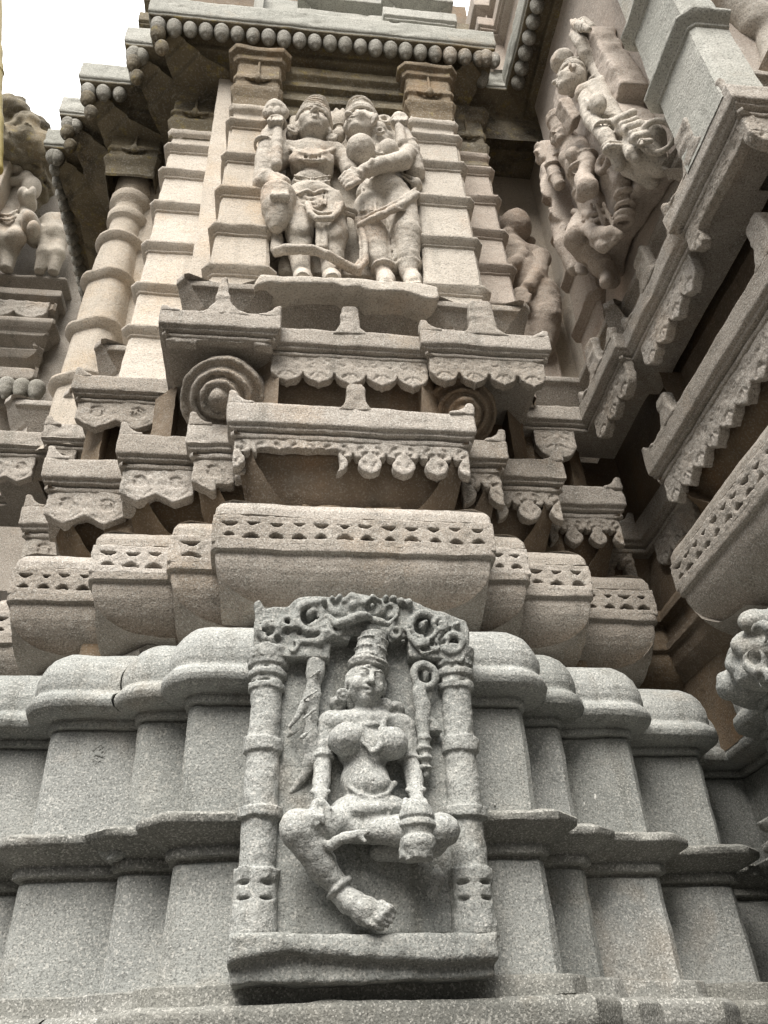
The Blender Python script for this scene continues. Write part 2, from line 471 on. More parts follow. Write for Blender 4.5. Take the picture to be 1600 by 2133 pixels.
# --- base ledge, dado, belt, dado, rounded moulding
course('base_ledge', Wl, [(.12, .9), (.12, 1.69), (.135, 1.70), (.195, 1.722, .03), (.20, 1.79, .06), (.185, 1.806, .06), (.11, 1.808), (.105, 1.87, .02), (.05, 1.875), (.035, 1.88)], M['dark_grey'], chipseed=5, ch=.004)
course('lower_panel', Wl, [(.043, 1.86), (.03, 2.235), (.018, 2.239)], M['grey'], pstep=.04, ch=.003)
course('belt_moulding', Wl, [(.018, 2.238), (.018, 2.247), (.058, 2.25), (.06, 2.278), (.052, 2.284), (.056, 2.290), (.158, 2.338, .03), (.163, 2.366, .03), (.13, 2.38), (.03, 2.395)], M['dark_grey'], chipseed=21, ch=.004)
course('upper_panel', Wl, [(.03, 2.385), (.03, 2.792), (.012, 2.796), (.012, 2.803)], M['grey'], pstep=.04, ch=.003)
course('rounded_moulding', Wl, [(.012, 2.802), (.05, 2.804), (.053, 2.827), (.045, 2.832), (.045, 2.838), (.112, 2.842), (.140, 2.858), (.150, 2.882), (.146, 2.905), (.128, 2.922), (.122, 2.932), (.128, 2.96), (.126, 3.0), (.112, 3.045), (.085, 3.085), (.045, 3.118), (-.01, 3.138), (-.08, 3.146), (-.3, 3.146)], M['grey'], ch=.002, pstep=.011, cham=.035)
# --- recess and the big rounded cornice
course('recess_course', W, [(-.36, 3.10), (-.36, 3.195), (-.25, 3.20), (-.243, 3.225), (-.265, 3.232), (-.27, 3.25), (-.40, 3.26)], M['greyw'], ch=.003)
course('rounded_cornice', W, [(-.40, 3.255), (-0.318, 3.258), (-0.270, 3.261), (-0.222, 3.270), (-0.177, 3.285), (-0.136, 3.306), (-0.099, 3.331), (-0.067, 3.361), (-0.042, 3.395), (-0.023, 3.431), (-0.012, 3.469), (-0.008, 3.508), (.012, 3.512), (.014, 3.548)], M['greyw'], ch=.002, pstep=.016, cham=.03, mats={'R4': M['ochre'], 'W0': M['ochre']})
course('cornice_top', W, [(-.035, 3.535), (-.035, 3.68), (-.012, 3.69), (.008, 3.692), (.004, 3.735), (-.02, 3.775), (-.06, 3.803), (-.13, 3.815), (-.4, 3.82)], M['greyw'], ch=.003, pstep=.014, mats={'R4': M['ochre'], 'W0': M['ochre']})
# --- neck
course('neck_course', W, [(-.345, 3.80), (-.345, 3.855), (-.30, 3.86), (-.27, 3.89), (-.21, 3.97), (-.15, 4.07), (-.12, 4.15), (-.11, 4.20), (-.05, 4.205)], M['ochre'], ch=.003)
# --- lower eave shelf
CH_top = 4.385
course('eave_shelf', W, [(-.3, 4.19), (-.045, 4.185), (-.04, 4.196), (-.04, 4.212), (-.055, 4.216), (-.055, 4.222), (-.022, 4.226), (-.02, 4.246), (-.004, 4.25), (0, 4.262, .02), (0, 4.375, .02), (-.02, CH_top), (-.4, 4.395)], M['greyw'], ch=.003, pstep=.014, chipseed=41)
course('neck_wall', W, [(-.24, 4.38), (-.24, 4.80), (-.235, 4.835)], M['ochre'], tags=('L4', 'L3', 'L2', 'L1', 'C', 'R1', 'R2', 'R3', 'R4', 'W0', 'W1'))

# --- balcony shelf under the figures
Sh = [(-3.2, 3.2, 'L5'), (-3.2, 1.6, 'L5'), (-2.15, 1.6, 'L4'), (-2.15, 1.06, 'L4'), (-1.765, 1.06, 'L3'), (-1.765, .97, 'L3'), (-1.505, .97, 'L2'), (-1.505, .53, 'L2'), (-.968, .53, 'L1'), (-.968, 0, 'L1'), (-.333, 0, 'L1'), (-.333, .085, 'C'), (.422, .085, 'C'),
      (.422, .03, 'R1'), (1.155, .03, 'R1'), (1.155, .585, 'R2'), (1.50, .585, 'W0'), (1.50, -.02, 'W0'), (1.56, -.02, 'W1'), (1.56, -.74, 'W2'), (1.50, -.74, 'W2'), (1.50, -1.42, 'W2'), (2.3, -1.42, 'W2'), (2.3, -3.2, None)]
course('balcony_shelf', Sh, [(-.3, 4.83), (-.045, 4.822), (-.04, 4.83), (-.04, 4.842), (-.055, 4.846), (-.055, 4.852), (-.022, 4.856), (-.02, 4.872), (-.004, 4.876), (0, 4.888, .012), (0, 4.985, .012), (-.015, 4.995), (-.4, 5.0)], M['greyw'], ch=.003, pstep=.014, chipseed=61)
course('parapet_ledge', Sh, [(-.22, 4.985), (-.22, 5.11), (-.205, 5.12), (-.195, 5.14), (-.11, 5.275), (-.09, 5.285), (-.088, 5.325), (-.11, 5.34), (-.29, 5.345)], M['greyw'], ch=.003, pstep=.016, chipseed=71)

# --- upper storey wall
U = [(-1.74, 3.0, 'L2'), (-1.74, 1.18, 'L2'), (-1.262, 1.18, 'L1'), (-1.262, .64, 'L1'), (-.93, .64, 'L1'), (-.93, .44, 'L1'), (-.775, .44, 'C'), (-.775, .27, 'C'), (-.465, .27, 'C'), (-.465, .43, 'C'), (.555, .43, 'C'), (.555, .27, 'C'), (.89, .27, 'C'),
     (.89, .57, 'R1'), (1.21, .57, 'R1'), (1.21, 1.08, 'R2'), (1.78, 1.08, 'W0'), (1.78, -.95, None)]
course('upper_wall', U, [(.0, 4.95), (.0, 8.3)], M['tan'], pstep=.06, step=.06)

# pilasters: banded shafts
def pilaster(x0, x1, y, zs, owner, mat, back=.3, axis='y', lip=.05, flare=.03):
    """zs: list of band heights from below; a shaft with projecting bands"""
    prof = []
    n = len(zs)
    for i in range(n-1):
        za, zb = zs[i], zs[i+1]
        o = flare*(1-i/(n-1)); o2 = o-.008
        prof += [(o+.004, za), (o2, zb-.075), (o2+.012, zb-.073), (o2+.012, zb-.062), (o2+.018, zb-.058), (o2+lip, zb-.022, .012), (o2+lip, zb-.004, .012), (o2, zb)]
    prof += [(flare*.0+.004, zs[-1]+.002), (0.0, zs[-1]+.12), (.03, zs[-1]+.15), (.04, zs[-1]+.19), (.01, zs[-1]+.21), (.0, zs[-1]+.30)]
    if axis == 'y': path = [(x0, y+back, 'a'), (x0, y, 'a'), (x1, y, 'a'), (x1, y+back, None)]
    else: path = [(y+back, x1, 'a'), (y, x1, 'a'), (y, x0, 'a'), (y+back, x0, None)]
    V, Fq = sweep(path, prof, pstep=.03, ch=.003)['a']
    me = mesh_from('pilaster', V, Fq); weld(me)
    return link('pilaster', me, mat, owner, 38)
pilaster(.545, .865, .25, [5.0, 5.58, 6.05, 6.50, 6.93, 7.28], tower, M['statue'])
pilaster(-.755, -.455, .25, [5.0, 5.62, 6.02, 6.42, 6.82, 7.25], tower, M['tan'], flare=.03)
pilaster(-1.249, -.944, .62, [4.98, 5.457, 5.86, 6.29, 6.74, 7.15, 7.48], tower, M['tan'])
pilaster(.92, 1.19, .55, [5.0, 5.80, 6.20, 6.60, 7.02, 7.40], tower, M['pink'])
pilaster(1.40, 1.62, 1.0, [5.2, 5.6, 6.15, 6.7, 7.2], tower, M['pink'], flare=.02)
pilaster(.30, .62, 1.66, [5.2, 5.7, 6.2, 6.7, 7.2], wing, M['pink'], axis='x')
pilaster(-1.37, -1.03, 1.53, [4.95, 5.62, 6.25, 6.9, 7.4], wing, M['edge'], axis='x', lip=.06, back=.16)
# the round corner pillar on the left
def corner_pillar():
    c = Vector((-1.63, 1.22)); prof = []
    zs = [4.98, 5.48, 6.0, 6.54, 7.01]
    r0 = .185
    pts = [(r0+.02, 4.85)]
    for i in range(len(zs)-1):
        o = r0-.01*i
        pts += [(o, zs[i]+.01), (o-.01, zs[i+1]-.08), (o+.005, zs[i+1]-.07), (o+.036, zs[i+1]-.025), (o+.036, zs[i+1]-.004), (o-.01, zs[i+1]+.002)]
    pts += [(.128, 7.08), (.125, 7.24), (.155, 7.27), (.16, 7.34), (.13, 7.36), (.128, 7.44), (.165, 7.50), (.165, 7.57), (.13, 7.6), (.15, 7.65), (.15, 7.8)]
    pr = resample_profile(pts, .003, .04)
    n = 40; a = np.linspace(0, 2*PI, n, endpoint=False)
    V = []; 
    for (r, z, _) in pr:
        # square-ish below, round above
        k = min(1, max(0, (z-6.75)/.25))
        sq = np.minimum(1/np.maximum(np.abs(np.cos(a+R(22))), 1e-3), 1/np.maximum(np.abs(np.sin(a+R(22))), 1e-3)); sq = np.minimum(sq, 1.12)
        rr = r*(k+(1-k)*sq)
        V.append(np.stack([c.x+rr*np.cos(a), c.y+rr*np.sin(a), np.full(n, z)], 1))
    m = len(V); V = weather(np.concatenate(V))
    idx = np.arange(m*n).reshape(m, n)
    Fq = np.stack([idx[:-1], np.roll(idx, -1, 1)[:-1], np.roll(idx, -1, 1)[1:], idx[1:]], -1).reshape(-1, 4)
    return link('corner_pillar', mesh_from('corner_pillar', V, Fq), M['tan'], tower, 40)
corner_pillar()

# capitals (curved brackets) over the pilasters
def capital(x0, x1, y, z0, z1, mat, back=.4, own=None):
    h = z1-z0
    prof = [(.0, z0), (.012, z0+.02), (.004, z0+.06*h), (.012, z0+.20*h), (.035, z0+.30*h), (.04, z0+.36*h), (.012, z0+.40*h), (.012, z0+.50*h), (.03, z0+.53*h), (.03, z0+.58*h), (.016, z0+.60*h), (.016, z0+.80*h), (.045, z0+.83*h), (.05, z0+.90*h), (.08, z0+.93*h), (.085, z0+.99*h), (.04, z1)]
    V, Fq = sweep([(x0, y+back, 'a'), (x0, y, 'a'), (x1, y, 'a'), (x1, y+back, None)], prof, pstep=.02, ch=.003, amp=1.5)['a']
    me = mesh_from('capital', V, Fq); weld(me)
    o = link('capital', me, mat, own or tower, 38)
    # hanging bud carved on its face
    cx = (x0+x1)/2; g = Carve((cx-.13, y-.12, z0+.2*h), (cx+.13, y+.03, z0+.95*h), .008)
    zc = z0+.52*h
    g.ell((cx, y-.03, zc), (.03, .03, .055)); g.cap((cx, y-.03, zc+.04), (cx, y-.03, zc+.24), .014, .01)
    for s_ in (-1, 1):
        g.line([(cx, y-.03, zc+.02), (cx+s_*.04, y-.035, zc-.03), (cx+s_*.10, y-.025, zc+.01)], [.016, .014, .01])
    link('bud_carving', g.mesh('bud_carving'), mat, o, 180)
    return o
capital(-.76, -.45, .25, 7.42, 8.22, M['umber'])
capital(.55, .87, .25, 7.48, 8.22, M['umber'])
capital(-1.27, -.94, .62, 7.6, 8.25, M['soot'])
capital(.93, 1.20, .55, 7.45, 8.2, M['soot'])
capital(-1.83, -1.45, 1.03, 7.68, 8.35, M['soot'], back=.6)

# framed beam panel between the capitals
for (x0, x1, y, z0, z1, t) in ((-.44, .54, .40, 7.70, 8.2, .03), (-.38, .48, .415, 7.76, 8.14, .0)):
    pass
V, Fq = sweep([(-.45, .40, 'a'), (.55, .40, None)], [(0, 7.62), (.03, 7.63), (.03, 7.70), (.0, 7.71), (.0, 7.82), (.04, 7.83), (.04, 7.90), (.01, 7.91), (.01, 8.02), (.05, 8.03), (.05, 8.10), (.09, 8.14), (.09, 8.24)], pstep=.02, ch=.003)['a']
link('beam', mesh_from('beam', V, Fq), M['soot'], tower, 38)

# --- the big eave with hanging buds
Ev = [(-2.52, 3.9, 'L5'), (-2.52, 1.29, 'L5'), (-2.33, 1.29, 'L4'), (-2.33, .98, 'L4'), (-2.11, .98, 'L3'), (-2.11, .67, 'L3'), (-1.70, .67, 'L2'), (-1.70, .345, 'L2'), (-1.485, .345, 'C'), (-1.485, .1, 'C'), (1.285, .1, 'C'), (1.285, .42, 'R1'), (1.43, .42, 'W0'), (1.43, -3.2, None)]
eave = course('eave', Ev, [(-1.1, 8.16), (-.62, 8.20), (-.42, 8.22), (-.40, 8.26), (-.30, 8.30), (-.28, 8.335), (-.20, 8.36), (-.19, 8.42), (-.02, 8.44), (-.015, 8.475), (-.006, 8.48), (0, 8.50, .015), (0, 8.70, .02), (-.03, 8.72), (-1.2, 8.80)], M['edge'], ch=.003, pstep=.02, chipseed=91)
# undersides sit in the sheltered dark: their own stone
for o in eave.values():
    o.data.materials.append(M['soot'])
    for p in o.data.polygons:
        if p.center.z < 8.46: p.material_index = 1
bud_prof = [(0.02, .064), (.044, .058), (.059, .042), (.0655, .018), (.064, -.008), (.056, -.032), (.057, -.037), (.043, -.056), (.044, -.061), (.028, -.077), (.018, -.086), (.017, -.094), (.0, -.106)]
def bud_mesh():
    n = 16; V = []; 
    for r, z in bud_prof:
        for k in range(n): V.append((max(r, .0005)*math.cos(2*PI*k/n), max(r, .0005)*math.sin(2*PI*k/n), z))
    F_ = []
    for i in range(len(bud_prof)-1):
        for k in range(n): F_.append((i*n+k, (i+1)*n+k, (i+1)*n+(k+1) % n, i*n+(k+1) % n))
    F_ = [tuple(reversed(f)) for f in F_]
    me = bpy.data.meshes.new('pendant_bud'); me.from_pydata(V, [], F_); me.update()
    me.polygons.foreach_set('use_smooth', np.ones(len(me.polygons), dtype=bool)); me.materials.append(M['bud'])
    return me
BUD = bud_mesh()
def buds(path, parts, z, inset, sp, sc=1.0, mesh=None):
    for tg, p0, d, L, nrm in fronts(path):
        if tg not in parts: continue
        # inset line, mitred
        a, b = inset*.9, L-inset*.9
        if tg == 'C' and L > 1: a, b = inset, L-inset*.2
        if L < .16: continue
        n = max(1, int(round((b-a)/sp)))
        for k in range(n+1):
            if tg == 'W0' and k > 22: break
            u = a+(b-a)*k/n
            q = p0+d*u-nrm*inset
            o = bpy.data.objects.new('pendant_bud', mesh or BUD); COL.objects.link(o); o.parent = parts[tg]
            o.location = Vector((q.x, q.y, z))-world_loc(parts[tg])
            s_ = sc*random.uniform(.93, 1.07); o.scale = (s_, s_, s_*random.uniform(.92, 1.12)); o.rotation_euler = (random.uniform(-.06, .06), random.uniform(-.06, .06), random.uniform(0, 6))
buds(Ev, eave, 8.40, .085, .121, .92)
# carved bead chains running down under the outer corners of the eave
for i in range(2, 10):
    a, b, c = Ev[i-1], Ev[i], Ev[i+1]
    d1 = Vector((b[0]-a[0], b[1]-a[1])).normalized(); d2 = Vector((c[0]-b[0], c[1]-b[1])).normalized()
    if d1.x*d2.y-d1.y*d2.x < .1: continue
    own = eave.get(b[2]) or eave['C']
    inn = Vector((d2.x-d1.x, d2.y-d1.y)).normalized()
    for k_ in range(2):
        for sd_ in ((0, 0),):
            o = bpy.data.objects.new('pendant_bud', BUD); COL.objects.link(o); o.parent = own
            q = Vector((b[0], b[1]))+inn*(.13+.055*k_)+d2*sd_[0]-d1*sd_[1]
            o.location = Vector((q.x, q.y, 8.30-.13*k_))-world_loc(own)
            f_ = .92-.1*k_; o.scale = (f_, f_, f_*1.1); o.material_slots[0].link = 'OBJECT'; o.material_slots[0].material = M['soot']

# --- storey above the eave
Tp = [(-1.72, 3, 'L1'), (-1.72, .55, 'L1'), (-1.45, .55, 'L1'), (-1.45, 1.0, 'L1'), (-.90, 1.0, 'C'), (-.90, .80, 'C'), (-.345, .80, 'C'), (-.345, .38, 'C'), (.41, .38, 'R1'), (.41, .30, 'R1'), (1.07, .30, 'R1'), (1.07, .9, 'R1'), (1.26, .9, 'W0'), (1.26, .3, 'W0'), (1.40, .3, 'W0'), (1.40, -3, None)]
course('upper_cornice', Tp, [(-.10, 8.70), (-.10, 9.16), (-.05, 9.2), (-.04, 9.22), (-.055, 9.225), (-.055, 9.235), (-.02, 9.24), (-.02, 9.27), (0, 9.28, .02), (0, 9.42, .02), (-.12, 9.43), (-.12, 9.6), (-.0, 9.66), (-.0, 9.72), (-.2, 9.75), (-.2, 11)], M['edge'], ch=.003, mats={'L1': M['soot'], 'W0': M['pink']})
V, Fq = sweep([(-1.6, 1.3, 'a'), (1.6, 1.3, None)], [(0, 8.6), (0, 12)], pstep=.2, step=.2)['a']
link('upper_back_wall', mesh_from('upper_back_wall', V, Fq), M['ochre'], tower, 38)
V, Fq = sweep([(.9, .62, 'a'), (2.4, .62, None)], [(0, 8.0), (0, 10)], pstep=.2, step=.2)['a']
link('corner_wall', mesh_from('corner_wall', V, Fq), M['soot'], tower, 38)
g = Carve((-.36, .1, 3.80), (.5, .5, 3.96), .008)
g.box((.05, .34, 3.885), (.24, .12, .022), .004); g.rough((14, .012), (40, .004))
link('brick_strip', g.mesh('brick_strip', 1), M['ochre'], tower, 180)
# ================================================================ carved trim on the courses
def place(p0, d, nrm, o, z):
    p0 = np.array(p0); d = np.array(d); nr = np.array(nrm)
    def f(V):
        XY = p0[None, :]+V[:, 0:1]*d[None, :]+(o-V[:, 1:2])*nr[None, :]
        return np.concatenate([XY, V[:, 2:3]+z], axis=1)
    return f
def fringe(name, L, style, H, proj, mat, parent, T=.11, h=.0065, period=.17, broken=None, seed=0, u0=0.0):
    g = Carve((-.02, -.01, -H-.02), (L+.02, T+.01, .012), h)
    X = g.ax[0][:, None]; Z = g.ax[2][None, :]
    n = max(1, int(round(L/period))); p = L/n
    d2 = np.maximum(np.abs(X-L/2)-L/2, np.maximum(Z-.004, -H*.60-Z))+0*X*Z
    um = lambda a, b: np.minimum(a, b)
    cx = [(i+.5)*p for i in range(n)]
    if style == 'trefoil':
        d2 = np.maximum(np.abs(X-L/2)-L/2, np.maximum(Z-.004, -H*.34-Z))
        cx = [i*p for i in range(n+1)]
        for c in cx:
            d2 = um(d2, np.sqrt((X-c)**2+(Z+H*.66)**2)-p*.34)
            d2 = um(d2, np.abs(X-c)*.8+np.abs(Z+H*.72)*.9-p*.27)
            d2 = um(d2, np.maximum(np.abs(X-c)-p*.2, np.abs(Z+H*.4)-H*.25))
        for i in range(n):
            d2 = um(d2, np.sqrt((X-(i+.35)*p)**2+(Z+H*.36)**2)-p*.13); d2 = um(d2, np.sqrt((X-(i+.65)*p)**2+(Z+H*.36)**2)-p*.13)
    elif style == 'point':
        for c in cx:
            d2 = um(d2, np.sqrt((X-c)**2+(Z+H*.55)**2)-p*.47)
            d2 = um(d2, np.abs(X-c)*.85+np.abs(Z+H*.55)*.62-H*.28)
    elif style == 'round':
        for c in cx:
            d2 = um(d2, np.maximum(np.sqrt(((X-c)/1.0)**2+((Z+H*.55)/.9)**2)-p*.5, Z))
            d2 = um(d2, np.abs(X-c)*.7+np.abs(Z+H*.66)*.8-H*.27)
    elif style == 'wave':
        for c in cx:
            d2 = um(d2, np.maximum(np.sqrt(((X-c)/1.25)**2+((Z+H*.42)/1.0)**2)-p*.44, Z))
            d2 = um(d2, np.abs(X-c)*.5+np.abs(Z+H*.62)*.9-H*.34)
    d2 = np.maximum(d2, np.abs(X-L/2)-L/2)
    if broken:
        for (a, b, zz) in broken:
            q = np.maximum(np.maximum(a-X, X-b), Z-zz)
            nn = vnoise(np.stack([np.broadcast_to(X, d2.shape).ravel()*14, np.full(d2.size, 3.3), np.broadcast_to(Z, d2.shape).ravel()*14], 1), 77+seed).reshape(d2.shape)
            d2 = np.maximum(d2, -(q+.012*nn))
    Y = g.ax[1]
    wv = np.abs(Y-T/2)-T/2+.006
    a = np.maximum(d2+.006, -1)[:, None, :]; b = wv[None, :, None]
    g.d = (np.sqrt(np.maximum(a, 0)**2+np.maximum(b, 0)**2)+np.minimum(np.maximum(a, b), 0)-.006).astype(np.float32)
    # carved grooves on the face
    for c in cx:
        if style == 'trefoil':
            for s_ in (-1, 1):
                g.line([(c+s_*p*.17, 0, -H*.62), (c+s_*p*.10, 0, -H*.74)], .008, 0, True)
                pts = [(c+s_*p*(.20+.12*math.cos(t)), 0, -H*.26+p*.13*math.sin(t)) for t in np.linspace(-2.6, 1.4, 7)]
                g.line(pts, .0105, 0, True)
        elif style == 'wave':
            sg = 1 if seed % 2 else -1
            pts = []
            for t in np.linspace(.3, 2.3*2*PI, 34):
                r = p*.056*t/2.0*.46
                pts.append((c+sg*r*math.cos(t+.5), 0, -H*.40+r*math.sin(t+.5)*.95))
            g.line(pts, .0105, 0, True)
            for s_ in (-1, 1): g.line([(c+s_*p*.38, 0, -H*.62), (c+s_*p*.2, 0, -H*.80)], .0045, 0, True)
        else:
            for s_ in (-1, 0, 1):
                g.line([(c+s_*p*.10, 0, -H*.62), (c+s_*p*.24, 0, -H*.74)], .0085, 0, True)
            for s_ in (-1, 1):
                pts = [(c+s_*p*(.26+.12*math.cos(t)), 0, -H*.25+p*.10*math.sin(t)) for t in np.linspace(-2.9, 1.9, 8)]
                g.line(pts, .0055, 0, True)
    g.rough((30, .004), (90, .002))
    me = g.mesh(name, 0, proj)
    return link(name, me, mat, parent, 180)

def poly_block(name, pts, T, proj, mat, parent, h=.008):
    P = np.array(pts); g = Carve((P[:, 0].min()-.02, -.02, P[:, 1].min()-.02), (P[:, 0].max()+.02, T+.02, P[:, 1].max()+.02), h)
    g.poly(pts, 0, T, .007); g.rough((25, .005), (80, .002))
    return link(name, g.mesh(name, 0, proj), mat, parent, 180)
def horn(u, sgn, w, hgt, z=-.012):
    """upturned end of a ledge; sgn=+1 rises at the far end"""
    a = [(0, z), (0, hgt*.9), (-.012, hgt), (-.035, hgt*.95), (-.05, hgt*.55), (-.085, hgt*.18), (-w, .004), (-w, z)]
    return [(u+sgn*x, y) for x, y in a]
def obelisk(u, w, hgt, z=-.02):
    return [(u-w*.9, z), (u-w*.62, .015), (u-w*.5, .05), (u-w*.42, hgt*.9), (u-w*.3, hgt), (u+w*.3, hgt), (u+w*.42, hgt*.9), (u+w*.5, .05), (u+w*.62, .015), (u+w*.9, z)]

# kept so the parts of each course can be found again
E_parts = {}
for o in list(bpy.data.objects):
    if o.name.split('.')[0] in ('eave_shelf', 'balcony_shelf', 'cornice_top'): E_parts.setdefault(o.name.split('.')[0], []).append(o)
def near_part(kind, p):
    best = None
    for o in E_parts[kind]:
        c = world_loc(o)
        co_ = np.empty(len(o.data.vertices)*3, dtype=np.float32); o.data.vertices.foreach_get('co', co_); co_ = co_.reshape(-1, 3)[::23]
        dd = np.min((co_[:, 0]+c.x-p[0])**2+(co_[:, 1]+c.y-p[1])**2)
        if best is None or dd < best[0]: best = (dd, o)
    return best[1]

def seg(path, i, ext=0.0):
    a = path[i]; b = path[i+1]; d = Vector((b[0]-a[0], b[1]-a[1])); L = d.length; d.normalize()
    return Vector(a[:2]), d, L, Vector((d.y, -d.x))
# ---- lower eave shelf: fringes, horns
for i in range(len(W)-2):
    p0, d, L, nr = seg(W, i)
    front = (d.x > .5 and abs(nr.y+1) < .1); wingf = W[i][2] in ('W1', 'W0') and nr.x < -.5
    retl = nr.x < -.5 and not wingf
    if not (front or wingf or retl) or (retl and L > 1.2): continue
    mid = p0+d*(L/2)
    par = near_part('eave_shelf', mid)
    cxl = mid.x
    style = 'trefoil'; per = .165; H = .20; br = None; T = .055
    if cxl < -.6: style = 'wave'; per = .20; H = .205; T = .07
    if W[i][2] == 'C' and front: br = [(.105, .50, -.055)]; per = .155
    if wingf: style = 'round'; per = .155
    if W[i][2] == 'L1' and front: br = [(.12, .5, -.16)]
    a = -.04 if not retl else 0.05
    p_ = p0-d*a
    LL = L-.02 if front and W[i][2] != 'C' else L-.07
    if W[i][2] == 'C' and front: p_ = p0+d*.045; LL = L-.09
    elif front and cxl < 0: p_ = p0+d*.045; LL = L+.0
    elif front: p_ = p0-d*.045; LL = L
    elif wingf: p_ = p0+d*.05; LL = min(L-.1, 2.2)
    if LL < .08: continue
    mt = M['greyw']
    fringe('fringe', LL, style, H, place(p_, d, nr, -.048, 4.192), mt, par, T=T, period=per, broken=br, seed=i)
    if front or wingf:
        # upturned ends and the central stub
        if W[i][2] == 'C':
            for pts in (horn(.0, -1, .13, .075), horn(L, 1, .13, .07), obelisk(.635, .105, .165)):
                poly_block('finial', pts, .06, place(p0, d, nr, .003, CH_top-.006), mt, par)
        elif cxl < 0 and front:
            poly_block('finial', horn(0, -1, .12, .075), .06, place(p0, d, nr, .003, CH_top-.006), mt, par)
        elif front:
            poly_block('finial', horn(L, 1, .12, .075), .06, place(p0, d, nr, .003, CH_top-.006), mt, par)
        elif W[i][2] == 'W1':
            poly_block('finial', horn(0, -1, .14, .06), .06, place(p0, d, nr, .003, CH_top-.006), mt, par)
            poly_block('finial', obelisk(.33, .12, .17), .06, place(p0, d, nr, .003, CH_top-.006), mt, par)
            poly_block('finial', obelisk(1.38, .13, .22), .06, place(p0, d, nr, .003, CH_top-.006), mt, par)
# ---- balcony shelf: fringes, horns, stubs
ztop = 4.992
for i in range(len(Sh)-2):
    p0, d, L, nr = seg(Sh, i)
    front = d.x > .5; wingf = nr.x < -.5 and p0.x > 1.4
    if not (front or wingf) or L < .05: continue
    par = near_part('balcony_shelf', p0+d*(L/2))
    cxl = (p0+d*(L/2)).x
    mt = M['greyw']; br = None
    style = 'round'; per = .187
    p_ = p0+d*.045; LL = L-.09
    if i == 6 and False: pass
    if -1 < cxl < -.34 and front: br = [(-.02, .62, -.035), (.15, .45, -.015)]
    if .5 < cxl < 1.16 and front: style = 'point'; per = .162
    if abs(cxl) < .34 and front: p_ = p0-d*.045; LL = L+.09
    if wingf: style = 'point' if p0.y < -.03 else 'round'; per = .15
    if cxl < -.97: style = 'wave'; per = .19
    if wingf and p0.y < -.5: br = [(.1, .55, -.10)]
    fringe('fringe', LL, style, .20, place(p_, d, nr, -.048, 4.832), mt, par, T=.055, period=per, broken=br, seed=i)
    P = lambda pts: poly_block('finial', pts, .055, place(p0, d, nr, .003, ztop-.006), mt, par)
    if -1 < cxl < -.34 and front: P(horn(0, -1, .1, .03)); P(horn(L, 1, .12, .075)); P([(.16, -.02), (.24, .02), (.275, .08), (.30, .28), (.33, .28), (.36, .08), (.40, .02), (.50, -.02)])
    elif abs(cxl) < .34 and front: P(obelisk(.375, .115, .20))
    elif .5 < cxl < 1.16 and front: P(horn(0, -1, .12, .07)); P(horn(L, 1, .11, .05)); P(obelisk(.36, .16, .26))
    elif wingf and L > .5:
        P(horn(.02, -1, .14, .08)); P(horn(L-.02, 1, .14, .08)); P(obelisk(L/2, .15, .24))
    elif front and cxl < 0: P(horn(0, -1, .1, .06))

# ---- pierced lattice band of the big cornice
def lattice(L, proj, mat, parent, seed=0):
    z0, z1 = 3.542, 3.692
    g = Carve((-.03, -.01, z0-.01), (L+.03, .05, z1+.01), .0055)
    g.box((L/2, .022, (z0+z1)/2), (L/2, .022, (z1-z0)/2), .004)
    rng = random.Random(seed)
    n = max(1, int(round((L-.06)/.098))); p = (L-.05)/n
    for k in range(n):
        c = .025+p*(k+.5)+rng.uniform(-.005, .005); w = p*.37*rng.uniform(.85, 1.08)
        zt = z0+.106+rng.uniform(-.003, .003); zb = z0+.048+rng.uniform(-.003, .003)
        g.poly([(c-w, zt+.007), (c+w, zt+.007), (c+w*.2, zt-.013), (c-w*.2, zt-.013)], -.02, .04, .001, 0, True)
        g.poly([(c-w, zb-.012), (c+w, zb-.012), (c+w*.2, zb+.012), (c-w*.2, zb+.012)], -.02, .04, .001, 0, True)
    g.rough((28, .003), (90, .0018))
    return link('lattice_band', g.mesh('lattice_band', 0, proj), mat, parent, 180)
for i in range(len(W)-2):
    p0, d, L, nr = seg(W, i)
    front = d.x > .5 and W[i][2] not in ('R4', 'W0', 'W1')
    wingf = W[i][2] == 'W1' and nr.x < -.5 and L > .8
    if not (front or wingf): continue
    o = .012
    tg = W[i][2]
    par = near_part('cornice_top', p0+d*(L/2))
    if tg == 'C': p_, LL = p0-d*o, L+2*o
    elif front and p0.x < 0: p_, LL = p0-d*o, L
    elif front: p_, LL = p0+d*o, L
    else: p_, LL = p0-d*o, L+o
    lattice(LL, place(p_, d, nr, o, 0), M['greyw'], par, i)

# ---- lotus bosses under the balcony shelf
for (px, py, Y, rr) in ((455, 832, .13, 1.0), (968, 862, .20, .85)):
    c = J(px, py, Y); ax = Vector((-.05, -.72, -.69)).normalized()
    s_ = .078*rr/.078*.001*1.0
    k = pxm(px, py, Y)*rr
    prof = [(-100*k, 95*k), (-70*k, 92*k), (-58*k, 84*k), (-54*k, 70*k), (-40*k, 62*k), (-30*k, 45*k), (-24*k, 44*k), (-20*k, 36*k), (-12*k, 34*k), (-6*k, 22*k), (2*k, 20*k), (14*k, 12*k), (20*k, 4*k)]
    g = Carve(np.array(c)-.30, np.array(c)+.34, .008)
    g.lathe(c, ax, prof)
    for hh, r_ in ((-56, 84), (-30, 58), (-10, 35)): g.tor(c+ax*(hh*k), r_*k, 7*k, ax, .004)
    for hh, r_ in ((-44, 66), (-20, 46), (-2, 24)): g.tor(c+ax*((hh+4)*k), r_*k, 6*k, ax, .002, True)
    g.rough((12, .006), (40, .004))
    link('lotus_boss', g.mesh('lotus_boss', 1), M['ochre'] if rr < 1 else M['greyw'], tower, 180)

